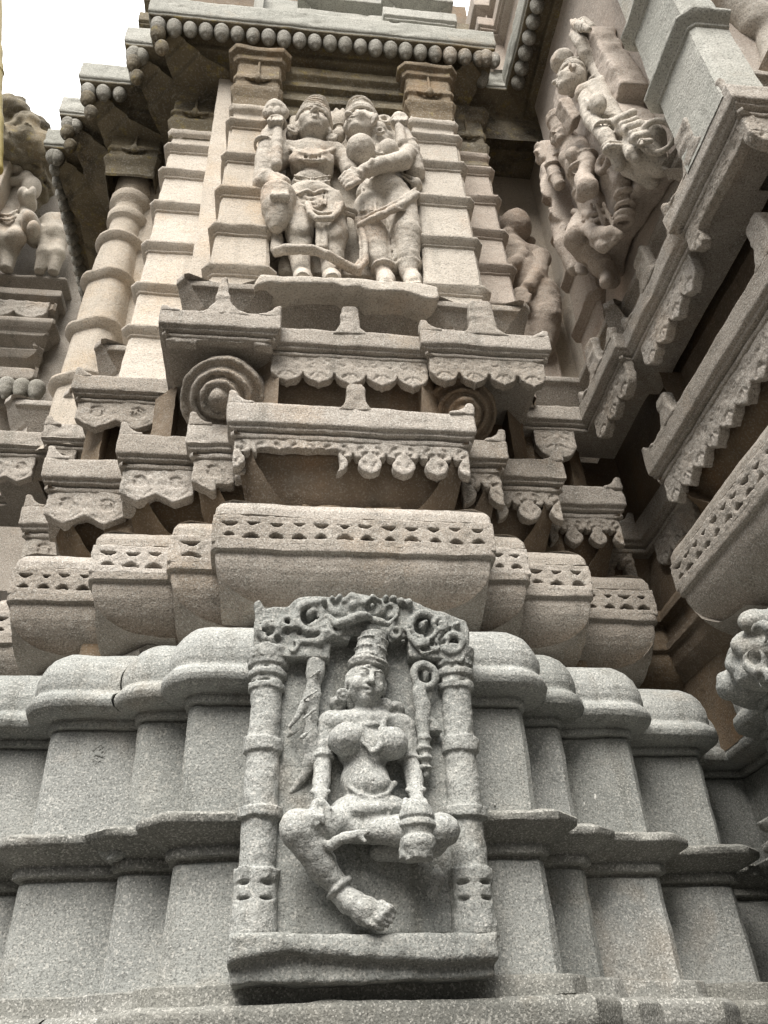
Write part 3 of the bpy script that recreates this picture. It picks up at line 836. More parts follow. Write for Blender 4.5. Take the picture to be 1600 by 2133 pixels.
# ---- plain stone core behind the mouldings, and plinths under the pilasters
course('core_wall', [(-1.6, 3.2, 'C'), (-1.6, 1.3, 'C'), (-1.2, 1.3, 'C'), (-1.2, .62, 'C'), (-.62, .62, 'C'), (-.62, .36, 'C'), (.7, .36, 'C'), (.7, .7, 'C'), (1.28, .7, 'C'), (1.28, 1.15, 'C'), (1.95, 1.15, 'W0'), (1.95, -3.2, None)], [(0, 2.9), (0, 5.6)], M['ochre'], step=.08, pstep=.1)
for (x0, L, y, br) in ((.43, .62, .30, None), (-.34, .74, .38, [(-.1, .9, -.05)])):
    fringe('fringe', L, 'wave', .24, place(Vector((x0, y)), Vector((1, 0)), Vector((0, -1)), -.05, 9.225), M['edge'], tower, T=.14, period=.21, broken=br, seed=2)
# ================================================================ seated goddess relief in its own pillared frame
def rotm(yaw=0, roll=0, pitch=0):
    return Matrix.Rotation(yaw, 3, 'Z') @ Matrix.Rotation(roll, 3, 'Y') @ Matrix.Rotation(pitch, 3, 'X')
def head(g, c, s, rot, crown='tall', k=None, ear=True, detail=True):
    """s = half width of the face; faces -y before rotation"""
    c = Vector(c)
    T = lambda x, y, z: c+rot @ Vector((x*s, y*s, z*s))
    E = lambda x, y, z, a, b, d, kk=.1, sub=False: g.ell(T(x, y, z), (a*s, b*s, d*s), kk*s, rot, sub)
    C = lambda p, q, r1, r2=None, kk=.08, sub=False: g.cap(T(*p), T(*q), r1*s, (r1 if r2 is None else r2)*s, kk*s, sub)
    E(0, .15, .25, .98, 1.0, 1.15)
    E(0, -.12, -.35, .82, .82, .95, .25)
    E(0, -.62, -.95, .34, .32, .28, .25)              # chin
    for q in (-1, 1):
        E(q*.48, -.62, -.28, .36, .32, .36, .25)      # cheek
        E(q*.40, -.88, .30, .30, .13, .12, .06, True); E(q*.40, -.80, .18, .25, .15, .13, .04)       # eye ball
        if detail:
            g.line([T(q*.62, -.86, .24), T(q*.42, -.99, .17), T(q*.2, -.93, .18)], .055*s, 0, True)
            g.line([T(q*.66, -.80, .45), T(q*.42, -.96, .52), T(q*.12, -.98, .42)], .05*s, .05*s)     # brow
    g.line([T(0, -.96, .42), T(0, -1.12, .05), T(0, -1.24, -.18)], [.09*s, .13*s, .17*s], .10*s)
    for q in (-1, 1): E(q*.15, -1.05, -.20, .13, .14, .10, .08)
    # mouth
    g.line([T(-.32, -.83, -.50), T(-.12, -1.0, -.50), T(0, -1.0, -.53), T(.12, -1.0, -.50), T(.32, -.83, -.50)], [.05*s, .10*s, .09*s, .10*s, .05*s], .05*s)
    g.line([T(-.24, -.88, -.68), T(0, -.98, -.70), T(.24, -.88, -.68)], [.05*s, .12*s, .05*s], .05*s)
    if detail: g.line([T(-.36, -.88, -.585), T(0, -1.08, -.60), T(.36, -.88, -.585)], .05*s, 0, True)
    if ear:
        for q in (-1, 1):
            E(q*1.0, .05, -.05, .14, .26, .48, .08); 
            g.tor(T(q*1.16, -.12, -.92), .26*s, .11*s, rot @ Vector((.3*q, 1, .1)), .05*s); E(q*1.16, -.14, -.92, .14, .16, .14)
    # hair line / crown
    def ring(z, r, t): g.tor(T(0, .12, z), r*s, t*s, rot @ Vector((0, .18, 1)), .04*s)
    ring(.78, .98, .11); ring(.98, 1.02, .13)
    if crown == 'tall':
        g.lathe(T(0, .1, .95), rot @ Vector((0, .12, 1)), [(-.1*s, .98*s), (.6*s, 1.0*s), (.65*s, .93*s), (1.3*s, .90*s), (1.35*s, .83*s), (2.0*s, .76*s), (2.05*s, .69*s), (2.6*s, .55*s), (2.9*s, .35*s), (3.0*s, .1*s)], .05*s)
        if detail:
            for z, r in ((1.2, 1.03), (1.45, 1.0), (1.75, .97), (2.2, .92), (2.7, .84), (3.2, .72)): ring(z, r, .075)
    elif crown == 'cone':
        g.lathe(T(0, .1, .9), rot @ Vector((0, .05, 1)), [(-.1*s, 1.0*s), (.3*s, .92*s), (.4*s, .86*s), (1.3*s, .78*s), (1.4*s, .74*s), (2.2*s, .70*s), (2.6*s, .66*s)], .05*s)
        for z, r in ((1.25, .93), (1.75, .87), (2.3, .81), (2.85, .76)): ring(z, r, .05)
    elif crown == 'flat':
        g.lathe(T(0, .1, .9), rot @ Vector((0, .05, 1)), [(0, 1.0*s), (.3*s, .95*s), (1.1*s, .85*s), (1.15*s, .95*s), (1.35*s, .95*s), (1.4*s, .5*s)], .05*s)
    elif crown == 'cap':
        E(0, .2, .75, 1.02, 1.05, .95, .05)

GY = -.17
gd = thing('goddess_relief', 'grey carved relief of a seated crowned goddess between two ringed pillars under a scrolled arch', 'relief sculpture', tuple(J(757, 2000, -.15)))
GP = lambda px, py, Y=GY: J(px, py, Y)
kG = pxm(760, 1600, GY)                      # metres per pixel about mid height
def gm(g, name, mat=None, smooth=1, parent=gd):
    g.rough((22, .003), (60, .0022), (140, .0012))
    return link(name, g.mesh(name, smooth), mat or M['grey'], parent, 180)
# slab it sits on
g = Carve((-.64, -.36, 1.78), (.68, .06, 2.06), .007)
a, b = J(478, 1945, -.22), J(1036, 1942, -.22)
pts = [(a.x, J(478, 2010, -.22).z), (a.x-.003, a.z), (b.x, b.z), (b.x, J(1036, 2000, -.22).z), (J(900, 2006, -.22).x, J(900, 2006, -.22).z), (J(700, 1995, -.22).x, J(700, 1995, -.22).z), (J(600, 1986, -.22).x, J(600, 1986, -.22).z)]
g.poly([(p[0], max(p[1], 1.885)) for p in pts], -.235, .04, .02)
g.box(((a.x+b.x)/2, -.05, 1.905), ((b.x-a.x)/2-.01, .14, .05), .01, .02)
g.rough((7, .006)); gm(g, 'base_slab')
# ground plate behind the figure
g = Carve((-.60, -.18, 1.95), (.66, .05, 3.12), .008)
g.poly([(J(545, 1935, -.1).x, 1.98), (J(1000, 1935, -.1).x, 1.98), (J(965, 1400, -.1).x, 2.9), (J(960, 1300, -.1).x, 3.02), (J(545, 1290, -.1).x, 3.03), (J(545, 1400, -.1).x, 2.9)], -.150, .03, .01)
g.rough((9, .007)); gm(g, 'back_plate')
# pillars
def pillar(cols, name):
    (xt, yt), (xb, yb) = cols
    g = None
    def ctr(py): 
        t = (py-yt)/(yb-yt); return J(xt+(xb-xt)*t, py, -.155)
    top = ctr(1355); bot = ctr(1956)
    g = Carve((min(top.x, bot.x)-.12, -.28, bot.z-.02), (max(top.x, bot.x)+.12, .0, top.z+.03), .0055)
    def seg_(y0, y1, r0, r1=None, k=.004, sq=.95):
        p, q = ctr(y0), ctr(y1); r1 = r0 if r1 is None else r1
        L = (q-p).length
        g.lathe(p, (q-p), [(0, r0*kG), (L, r1*kG)], k, squash=sq)
    seg_(1954, 1830, 45, 41); seg_(1842, 1812, 43, 45); seg_(1826, 1700, 36, 35); seg_(1708, 1686, 45, 46); seg_(1690, 1558, 36, 34); seg_(1572, 1542, 41, 42); seg_(1546, 1440, 33, 34)
    seg_(1442, 1428, 40, 41); seg_(1426, 1416, 36, 36); seg_(1416, 1402, 43, 44); seg_(1402, 1394, 39, 39); seg_(1394, 1378, 45, 45); seg_(1380, 1358, 47, 50)
    # eye-shaped cuts low on the shaft
    for yy in (1842, 1875):
        for s_ in (-1, 1):
            p = ctr(yy); g.ell((p.x+s_*.042, p.y-.07, p.z-.004), (.028, .04, .009 if yy < 1850 else .006), .002, None, True)
    return gm(g, name)
pillar(((560, 1360), (528, 1935)), 'pillar')
pillar(((944, 1372), (988, 1935)), 'pillar')
# arch with scrolls
g = Carve((-.56, -.30, 2.66), (.58, .02, 3.16), .005)
Ya = -.19
A = lambda x, y, Y=Ya: J(x, y, Y)
def xz(pts, Y=Ya): return [(A(x, y, Y).x, A(x, y, Y).z) for x, y in pts]
g.poly(xz([(528, 1372), (532, 1262), (540, 1256), (552, 1272), (575, 1268), (600, 1266), (622, 1252), (650, 1246), (676, 1246), (690, 1236), (720, 1230), (738, 1234), (752, 1221), (768, 1236), (790, 1240), (806, 1258), (836, 1248), (858, 1256), (880, 1266), (915, 1278), (950, 1290), (972, 1300), (978, 1380), (848, 1376), (846, 1345), (850, 1330), (836, 1336), (812, 1344), (800, 1334), (735, 1330), (728, 1342), (700, 1338), (684, 1340), (690, 1345), (684, 1376)]), -.215, -.07, .008)
def scroll(x, y, r, Y=-.225, w=11, turns=1.2, sg=1, ph=0.0):
    pts = []
    for t in np.linspace(0, turns*2*PI, int(14*turns)+4):
        rr = r*(1-.35*t/(turns*2*PI)); p = A(x+sg*rr*math.cos(t+ph), y+rr*math.sin(t+ph), Y); pts.append(p)
    g.line(pts, w*kG*.62, .004)
for x, y, r, sg in ((646, 1284, 33, 1), (565, 1316, 22, 1), (880, 1305, 34, -1), (943, 1340, 22, -1), (598, 1296, 14, -1), (915, 1300, 13, 1)):
    g.ell(A(x, y, -.215), (r*kG*.72, .035, r*kG*.72), .004, None, True)
    scroll(x, y, r, -.222, 13, 1.15, sg, .6)
    g.ell(A(x, y, -.20), (r*kG*.30, .03, r*kG*.34), .006); g.ell(A(x+6, y-5, -.205), (r*kG*.2, .03, r*kG*.2), .004)
# second trailing scrolls at the inner edges
g.line([A(680, 1300, -.225), A(690, 1322, -.225), A(660, 1338, -.22), A(620, 1335, -.215)], 7*kG, .004)
g.line([A(845, 1310, -.225), A(870, 1345, -.225), A(905, 1338, -.22), A(925, 1310, -.215)], 7*kG, .004)
g.line([A(852, 1330, -.222), A(880, 1362, -.222), A(915, 1352, -.215)], 5*kG, .004)
# lion-like mask at the crown: brows, bulging eyes, muzzle
g.ell(A(757, 1268, -.225), (56*kG, .04, 36*kG), .01)
for s_ in (-1, 1):
    g.ell(A(755+s_*20, 1262, -.262), (13*kG, .022, 13*kG), .001, None, True); g.ell(A(755+s_*20, 1263, -.255), (9*kG, .02, 10*kG), .002)
    g.line([A(755+s_*38, 1252, -.25), A(755+s_*20, 1243, -.262), A(755+s_*4, 1256, -.262)], 7*kG, .006)
    g.line([A(755+s_*20, 1290, -.25), A(755+s_*52, 1300, -.24), A(755+s_*70, 1284, -.23)], [12*kG, 9*kG, 5*kG], .006)
    for q in range(4): g.ell(A(755+s_*(48+16*q), 1246+q*4-(3 if q == 1 else 0), -.225), (8*kG, .025, 9*kG), .004)
g.ell(A(757, 1284, -.262), (22*kG, .03, 13*kG), .008); g.line([A(735, 1292, -.27), A(757, 1297, -.285), A(779, 1292, -.27)], 3.2*kG, 0, True)
for q in range(3): g.ell(A(738+q*16, 1234-(6 if q == 1 else 0), -.22), (9*kG, .03, 10*kG), .004)
rs = random.Random(4)
for x, y, r, sg in ((700, 1262, 15, 1), (812, 1272, 15, -1), (700, 1312, 13, -1), (825, 1318, 12, 1), (552, 1352, 12, 1), (955, 1368, 11, -1), (610, 1345, 12, 1), (908, 1345, 10, 1)):
    scroll(x, y, r, -.22, 9, 1.3, sg, 1.2)
for q in range(44):
    x = rs.uniform(540, 970); y = 1262+abs(x-755)*.12+rs.uniform(12, 70)
    g.ell(A(x, y, -.222), (rs.uniform(4, 9)*kG, .02, rs.uniform(4, 8)*kG), .005, None, rs.random() < .45)
g.rough((16, .008)); gm(g, 'arch')

# the figure: one continuous body
g = Carve((-.36, -.44, 1.98), (.47, -.04, 3.0), .0048)
P = GP
k = kG
# torso
g.ell(P(760, 1628, -.185), (50*k, .075, 52*k), .02)                      # belly
g.ell(P(776, 1634, -.225), (38*k, .05, 26*k), .02)
g.ell(P(757, 1560, -.18), (58*k, .075, 52*k), .02)                       # ribs
g.ell(P(758, 1508, -.175), (74*k, .07, 30*k), .02)                       # chest
g.cap(P(690, 1505, -.165), P(835, 1513, -.165), 27*k, 26*k, .02)         # shoulders
for c in ((722, 1541), (814, 1549)): g.ell(P(c[0], c[1], -.232), (37*k, .064, 35*k), .008)
g.cap(P(765, 1490, -.175), P(765, 1462, -.19), 27*k, 25*k, .01)          # neck
g.tor(P(765, 1482, -.18), 29*k, 4*k, (0, -.25, 1), .004)
g.ell(P(770, 1690, -.19), (82*k, .085, 36*k), .02)                       # hips
# navel, belly folds
g.ell(P(780, 1624, -.285), (5*k, .02, 5*k), .002, None, True)
g.line([P(728, 1640, -.235), P(750, 1656, -.26), P(778, 1663, -.27), P(806, 1655, -.255), P(822, 1632, -.225)], 4.5*k, .004)
g.line([P(735, 1650, -.23), P(776, 1672, -.262), P(812, 1660, -.24)], 3*k, .003)
g.ell(P(772, 1688, -.255), (44*k, .04, 20*k), .006)                      # girdle plate
g.line([P(728, 1688, -.275), P(772, 1706, -.295), P(816, 1688, -.275)], 3*k, 0, True)
# necklace and pendant
g.line([P(715, 1500, -.205), P(745, 1508, -.235), P(770, 1510, -.24), P(800, 1506, -.23), P(820, 1498, -.205)], 4.5*k, .004)
g.line([P(805, 1492, -.215), P(795, 1520, -.25), P(794, 1552, -.272), P(778, 1566, -.27)], 7*k, .004)
g.line([P(752, 1512, -.24), P(756, 1545, -.262), P(775, 1566, -.27)], 5*k, .004)
g.line([P(745, 1490, -.21), P(775, 1500, -.23), P(812, 1495, -.22), P(826, 1492, -.2)], 4*k, .004)
# arms
g.line([P(680, 1512, -.165), P(674, 1552, -.165), P(671, 1592, -.175)], [25*k, 21*k, 20*k], .012)
g.line([P(672, 1592, -.175), P(670, 1632, -.21), P(668, 1664, -.25)], [20*k, 17*k, 14*k], .008)
g.line([P(843, 1518, -.165), P(850, 1556, -.165), P(856, 1592, -.175)], [25*k, 21*k, 20*k], .012)
g.line([P(856, 1592, -.175), P(864, 1630, -.215), P(868, 1662, -.26)], [20*k, 17*k, 14*k], .008)
for p, q in ((P(672, 1580, -.17), 23), (P(853, 1583, -.172), 23), (P(672, 1572, -.17), 21)): g.tor(p, q*k, 4.5*k, (0, .1, 1), .003)
for p, q in ((P(669, 1648, -.235), 17), (P(866, 1644, -.24), 17)): g.tor(p, q*k, 4*k, (0, -.5, 1), .003)
# hand resting on the knee (fingers)
g.ell(P(664, 1680, -.285), (17*k, .03, 17*k), .008)
for q, (dx, dy) in enumerate(((-22, 26), (-13, 32), (-2, 34), (9, 31))):
    g.line([P(664+dx*.4, 1682, -.30), P(664+dx*.8, 1690+dy*.35, -.325), P(664+dx, 1682+dy, -.325)], [6*k, 5.5*k, 4.5*k], .003)
g.line([P(674, 1672, -.29), P(686, 1686, -.30), P(686, 1702, -.30)], [6.5*k, 6*k, 5*k], .004)
# hand round the vase
g.ell(P(868, 1672, -.275), (19*k, .03, 15*k), .008)
for q in range(4): g.line([P(845+q*13, 1668, -.29), P(843+q*14, 1680, -.318), P(845+q*13, 1694, -.315)], [6*k, 6*k, 5*k], .003)
# legs: left one hanging, right one folded
g.line([P(735, 1712, -.19), P(672, 1722, -.25), P(618, 1726, -.285)], [36*k, 34*k, 32*k], .015)
g.ell(P(621, 1722, -.285), (32*k, .055, 33*k), .012)
g.line([P(626, 1738, -.285), P(668, 1800, -.235), P(710, 1856, -.205)], [30*k, 29*k, 19*k], .01)
g.tor(P(706, 1850, -.205), 25*k, 5.5*k, (-.6, 0, .8), .004)
g.line([P(708, 1862, -.205), P(735, 1880, -.225), P(768, 1900, -.225)], [20*k, 22*k, 24*k], .008)
g.ell(P(764, 1900, -.225), (30*k, .045, 26*k), .01)
for q in range(5):
    x, y = 772+q*8, 1926-q*9
    ln = (30, 34, 33, 29, 22)[q]
    g.line([P(x-10, y-8, -.250), P(x+6, y, -.262), P(x+ln*.78, y+ln*.34, -.240)], [7.6*k, 7*k, 6*k], .0012)
g.line([P(700, 1874, -.21), P(718, 1896, -.21), P(746, 1902, -.215)], [8*k, 8*k, 6*k], .004)
g.line([P(742, 1728, -.22), P(830, 1732, -.275), P(915, 1732, -.285)], [27*k, 27*k, 29*k], .015)
g.ell(P(920, 1729, -.275), (37*k, .06, 31*k), .012)
g.line([P(905, 1752, -.26), P(850, 1770, -.20), P(790, 1775, -.17)], [28*k, 24*k, 18*k], .01)
# cloth: hem ribbon between the legs and drapery on the ground plate
g.line([P(700, 1752, -.30), P(722, 1744, -.31), P(745, 1738, -.31), P(768, 1732, -.30)], [10*k, 11*k, 9*k, 6*k], .006)
g.line([P(672, 1756, -.29), P(690, 1762, -.29), P(705, 1754, -.295)], [8*k, 10*k, 8*k], .006)
g.line([P(745, 1740, -.315), P(760, 1752, -.315)], [6*k, 4*k], .003)
g.poly(xz([(760, 1765), (880, 1790), (862, 1810), (812, 1850), (800, 1862), (778, 1845), (740, 1848), (720, 1830)], -.12), -.135, -.08, .01, .01)
g.line([P(868, 1800, -.13), P(835, 1835, -.135), P(812, 1848, -.135)], 4*k, .004)
for q in range(5): g.line([P(770+q*18, 1785, -.142), P(764+q*14, 1838-abs(q-2)*4, -.142)], 2.2*k, .001, True)
# fallen scarf ends to the right of the foot
g.line([P(905, 1790, -.13), P(912, 1830, -.14), P(900, 1860, -.14), P(895, 1878, -.13)], [10*k, 14*k, 12*k, 7*k], .008)
g.line([P(875, 1845, -.13), P(868, 1870, -.135), P(878, 1895, -.13), P(900, 1925, -.125)], [5*k, 7*k, 7*k, 5*k], .005)
g.line([P(600, 1830, -.125), P(620, 1855, -.13), P(655, 1858, -.125)], [7*k, 9*k, 6*k], .005)
# head
hr = rotm(R(10), R(9), R(8))
head(g, P(763, 1424, -.205), 42*k, hr, 'cone')
g.line([P(730, 1398, -.22), P(765, 1388, -.27), P(800, 1396, -.22)], 4*k, .004)
# ear ornaments and shoulder hair locks
for x, y in ((705, 1466), (824, 1478)): g.ell(P(x, y, -.16), (20*k, .04, 17*k), .006); g.ell(P(x, y, -.20), (8*k, .02, 8*k), .003, None, True)
for x in (684, 848): g.line([P(x, 1440, -.12), P(x+(8 if x < 700 else -8), 1478, -.13)], [16*k, 11*k], .008)
gm(g, 'figure', M['grey'])

# objects in the hands
g = Carve((-.34, -.30, 2.42), (-.10, -.06, 3.0), .005)
g.line([P(655, 1352, -.18), P(660, 1380, -.19), P(650, 1450, -.19), P(648, 1520, -.19), P(648, 1580, -.185), P(630, 1618, -.165)], [22*k, 20*k, 17*k, 18*k, 17*k, 10*k], .006, flat=.7)
g.tor(P(632, 1345, -.2), 9*k, 5*k, (0, 1, 0), .003)
for t in range(9): g.line([P(668-t*2.5, 1378+t*20, -.225), P(640-t*1.5, 1396+t*20, -.225)], 3*k, .002, t % 2 == 0)
g.line([P(636, 1468, -.2), P(618, 1496, -.2), P(604, 1512, -.19)], [11*k, 9*k, 7*k], .005)
g.line([P(604, 1512, -.19), P(600, 1532, -.18), P(622, 1520, -.18)], 6*k, .005)
g.line([P(648, 1600, -.17), P(620, 1635, -.15), P(602, 1655, -.14)], [10*k, 8*k, 5*k], .006)
g.rough((20, .006)); gm(g, 'club')
g = Carve((.08, -.30, 2.40), (.34, -.06, 2.95), .005)
g.tor(P(885, 1408, -.2), 27*k, 8.5*k, (0, 1, 0), .003, sx=.92)
g.ell(P(885, 1410, -.17), (8*k, .03, 20*k), .004)
g.line([P(872, 1440, -.2), P(880, 1470, -.2), P(880, 1500, -.2), P(884, 1550, -.2), P(886, 1612, -.195)], [14*k, 17*k, 15*k, 12*k, 9*k], .006)
for t in range(4): g.tor(P(884, 1540+t*20, -.2), 12*k, 4.5*k, (0, 0, 1), .003)
g.poly(xz([(892, 1490), (918, 1518), (922, 1528), (890, 1528)], -.18), -.2, -.1, .006, .004)
g.rough((20, .005)); gm(g, 'noose_staff')
g = Carve((.06, -.44, 2.10), (.30, -.18, 2.46), .0045)
g.lathe(P(868, 1690, -.315), (-.01, .0, -1), [(-.02, 24*k), (.0, 30*k), (.02, 34*k), (.03, 30*k), (.034, 34*k), (.05, 36*k), (.056, 30*k), (.075, 26*k), (.085, 33*k), (.105, 34*k), (.13, 28*k), (.15, 25*k)], .004)
g.lathe(P(858, 1768, -.30), (0, 0, -1), [(-.03, 24*k), (.03, 24*k)], .002)
gm(g, 'vase')
# ================================================================ the standing couple on the balcony
def statue(name, label, cat, base, group=None): return thing(name, label, cat, tuple(base), group)
def finish(g, name, parent, mat=None, amp=1.0):
    g.rough((16, .004*amp), (45, .003*amp), (110, .0015))
    return link(name, g.mesh(name, 1), mat or M['statue'], parent, 180)
YB = .26
B = lambda px, py, Y=YB: J(px, py, Y)
k = pxm(660, 380, YB); kv = 1.5*k
ml = statue('male_statue', 'pale stone god in tall crown, left of the embracing couple, garland across his shins', 'statue', B(650, 580))
g = Carve((-.72, -.14, 5.38), (.20, .45, 7.82), .0085)
# torso
g.ell(B(650, 330), (50*k, .12, 34*kv), .03); g.ell(B(650, 352), (46*k, .115, 30*kv), .03); g.ell(B(648, 388), (41*k, .11, 22*kv), .03); g.ell(B(650, 418), (56*k, .13, 24*kv), .03)
g.cap(B(602, 318), B(700, 322), 24*k, 24*k, .03)
for x in (626, 672): g.ell(B(x, 334, YB-.08), (24*k, .05, 16*kv), .03)
g.cap(B(651, 312), B(652, 290), 23*k, 22*k, .015)
# legs
g.line([B(622, 430), B(624, 485, YB-.02), B(625, 530), B(627, 568, YB-.01)], [33*k, 27*k, 21*k, 16*k], .02)
g.line([B(685, 430), B(694, 488, YB-.02), B(692, 535), B(690, 572, YB-.01)], [34*k, 29*k, 22*k, 17*k], .02)
g.ell(B(624, 478, YB-.08), (17*k, .04, 14*kv), .02); g.ell(B(694, 486, YB-.08), (17*k, .04, 14*kv), .02)
for x in (630, 690):
    g.line([B(x, 574, YB), B(x+1, 580, YB-.12), B(x+2, 582, YB-.2)], [17*k, 17*k, 13*k], .01)
    for q in range(5): g.cap(B(x-12+q*6, 582, YB-.2), B(x-13+q*7, 584, YB-.245), 4.2*k, 3.6*k, .004)
# image-left arms: one raised with a lotus, one lowered with a broken attribute over a pot
g.line([B(600, 318), B(560, 348, YB-.02), B(549, 384, YB-.04)], [24*k, 22*k, 22*k], .02)
g.line([B(549, 384, YB-.05), B(551, 330, YB-.07), B(560, 285, YB-.07), B(572, 262, YB-.07)], [22*k, 19*k, 17*k, 14*k], .012)
g.line([B(576, 345, YB-.12), B(577, 300, YB-.12), B(578, 262, YB-.1)], [12*k, 12*k, 11*k], .006)
g.tor(B(551, 303, YB-.07), 20*k, 4*k, (0, -.1, 1), .005); g.tor(B(577, 256, YB-.09), 16*k, 5*k, (0, -.1, 1), .005)
g.ell(B(574, 234, YB-.08), (26*k, .085, 18*kv), .01)
for q in range(9):
    a = q*2*PI/9; g.ell(B(574+20*math.cos(a), 236-4*math.sin(a), YB-.08-.05*math.sin(a)), (9*k, .03, 12*kv), .004)
g.ell(B(573, 220, YB-.08), (16*k, .05, 8*kv), .008)
for q in range(4): g.line([B(562+q*8, 262, YB-.13), B(560+q*9, 252, YB-.16), B(563+q*8, 246, YB-.14)], 4.6*k, .004)
# forearm, hand and pot
g.line([B(560, 372, YB-.08), B(576, 385, YB-.13), B(582, 398, YB-.15)], [18*k, 14*k, 13*k], .012)
g.lathe(B(578, 446, YB-.10), (0, -.05, 1), [(-.15, 10*k), (-.08, 21*k), (0, 29*k), (.10, 33*k), (.17, 35*k), (.20, 33*k), (.21, 24*k)], .012)
g.ell(B(586, 398, YB-.15), (22*k, .06, 10*kv), .012)
for q in range(4): g.line([B(570+q*9, 398, YB-.19), B(568+q*10, 408, YB-.21), B(571+q*9, 414, YB-.2)], 5*k, .004)
g.line([B(592, 380, YB-.12), B(577, 365, YB-.13)], [14*k, 7*k], .01)
# image-right arm goes behind her shoulders, hand shows on her breast
g.line([B(700, 320), B(722, 340, YB-.01), B(730, 358, YB-.04)], [23*k, 20*k, 18*k], .015)
# girdle, sashes, garland
hip = [(598, 405), (620, 412), (650, 416), (680, 412), (704, 402)]
for dy, r in ((0, 6), (9, 5), (18, 5)): g.line([B(x, y+dy, YB-.115+abs(x-650)*.0011) for x, y in hip], r*k, .006)
g.line([B(605, 398, YB-.09), B(625, 404, YB-.12), B(640, 396, YB-.125), B(655, 402, YB-.13), B(672, 396, YB-.125), B(695, 400, YB-.09)], 4*k, .006)
g.line([B(640, 425, YB-.13), B(646, 445, YB-.15), B(660, 455, YB-.16), B(690, 455, YB-.15), B(705, 440, YB-.14), B(712, 424, YB-.12)], 6*k, .006)
g.line([B(644, 425, YB-.13), B(652, 440, YB-.145), B(672, 446, YB-.15), B(692, 442, YB-.145), B(700, 425, YB-.13)], 4*k, .005)
for q in range(4): g.line([B(655+q*8, 402, YB-.11), B(655+q*8, 426, YB-.12)], 2.6*k, .005)
g.line([B(712, 432, YB-.1), B(735, 440, YB-.06), B(755, 458, YB-.02)], [6*k, 6*k, 5*k], .005); g.line([B(712, 440, YB-.1), B(735, 450, YB-.06), B(752, 466, YB-.02)], 4*k, .005)
for x in (664, 676): g.line([B(x, 462, YB-.10), B(x+1, 515, YB-.09)], 6.5*k, .006)
g.line([B(570, 455, YB), B(576, 500, YB), B(578, 522, YB-.02)], [14*k, 13*k, 12*k], .01)
gar = [(574, 521), (595, 516), (630, 516), (658, 518), (684, 529), (724, 552), (747, 561), (762, 544), (760, 501), (748, 457)]
g.line([B(x, y, YB-(.13 if 585 < x < 700 else .07)) for x, y in gar], 6.5*k, .005); g.line([B(x, y+9, YB-(.115 if 585 < x < 700 else .05)) for x, y in gar[:7]], 5*k, .005)
g.line([B(x-9, y-4, YB-.05) for x, y in gar[6:]], 4*k, .004)
# chest ornaments
g.line([B(600, 306, YB-.05), B(620, 318, YB-.12), B(650, 324, YB-.145), B(680, 318, YB-.12), B(700, 308, YB-.05)], 5*k, .005)
g.line([B(608, 326, YB-.09), B(635, 334, YB-.14), B(665, 335, YB-.14), B(692, 326, YB-.09)], 4*k, .005)
for q in range(5): g.line([B(632+q*10, 320, YB-.125), B(632+q*10, 332, YB-.13)], 2.8*k, .004)
for dy in (0, 10): g.line([B(615, 366+dy, YB-.09), B(650, 372+dy, YB-.125), B(688, 366+dy, YB-.09)], 3*k, .005)
hr = rotm(R(4), R(4), R(-6))
head(g, B(652, 268, YB-.06), 37*k, hr, 'tall', ear=True)
for x in (608, 706): g.ell(B(x, 282, YB-.02), (14*k, .05, 14*kv), .01)
finish(g, 'body', ml)

fm = statue('female_statue', 'pale stone consort, right of the embracing couple, her arm reaching across the god', 'statue', B(820, 585))
g = Carve((-.12, -.14, 5.38), (.62, .45, 7.82), .0085)
# leaning torso, full breasts, broad hips
g.line([B(790, 300), B(782, 345), B(788, 372), B(800, 405)], [34*k, 32*k, 33*k, 46*k], .03)
g.ell(B(800, 408, YB-.01), (58*k, .135, 24*kv), .03)
g.ell(B(752, 312, YB-.12), (31*k, .10, 24*kv), .012); g.ell(B(808, 316, YB-.10), (24*k, .08, 20*kv), .02)
g.cap(B(775, 300), B(836, 300), 22*k, 21*k, .025)
g.cap(B(778, 298, YB-.02), B(768, 285, YB-.05), 20*k, 20*k, .015)
# legs in a clinging skirt, feet with anklets
g.line([B(770, 435), B(776, 490, YB-.02), B(788, 540), B(800, 572)], [34*k, 29*k, 22*k, 16*k], .02)
g.line([B(832, 430), B(845, 490, YB-.03), B(850, 540, YB-.02), B(852, 574, YB-.01)], [37*k, 31*k, 22*k, 17*k], .02)
g.line([B(800, 470, YB+.02), B(812, 560, YB+.03)], [14*k, 18*k], .02)
for x, y in ((798, 560), (851, 548), (851, 556)): g.tor(B(x, y), 21*k, 5*k, (0, -.1, 1), .005)
for x in (802, 858):
    g.line([B(x, 578, YB), B(x+2, 586, YB-.10), B(x+2, 590, YB-.17)], [17*k, 17*k, 13*k], .01)
    for q in range(5): g.cap(B(x-10+q*6, 589, YB-.18), B(x-11+q*7, 592, YB-.22), 4.2*k, 3.6*k, .004)
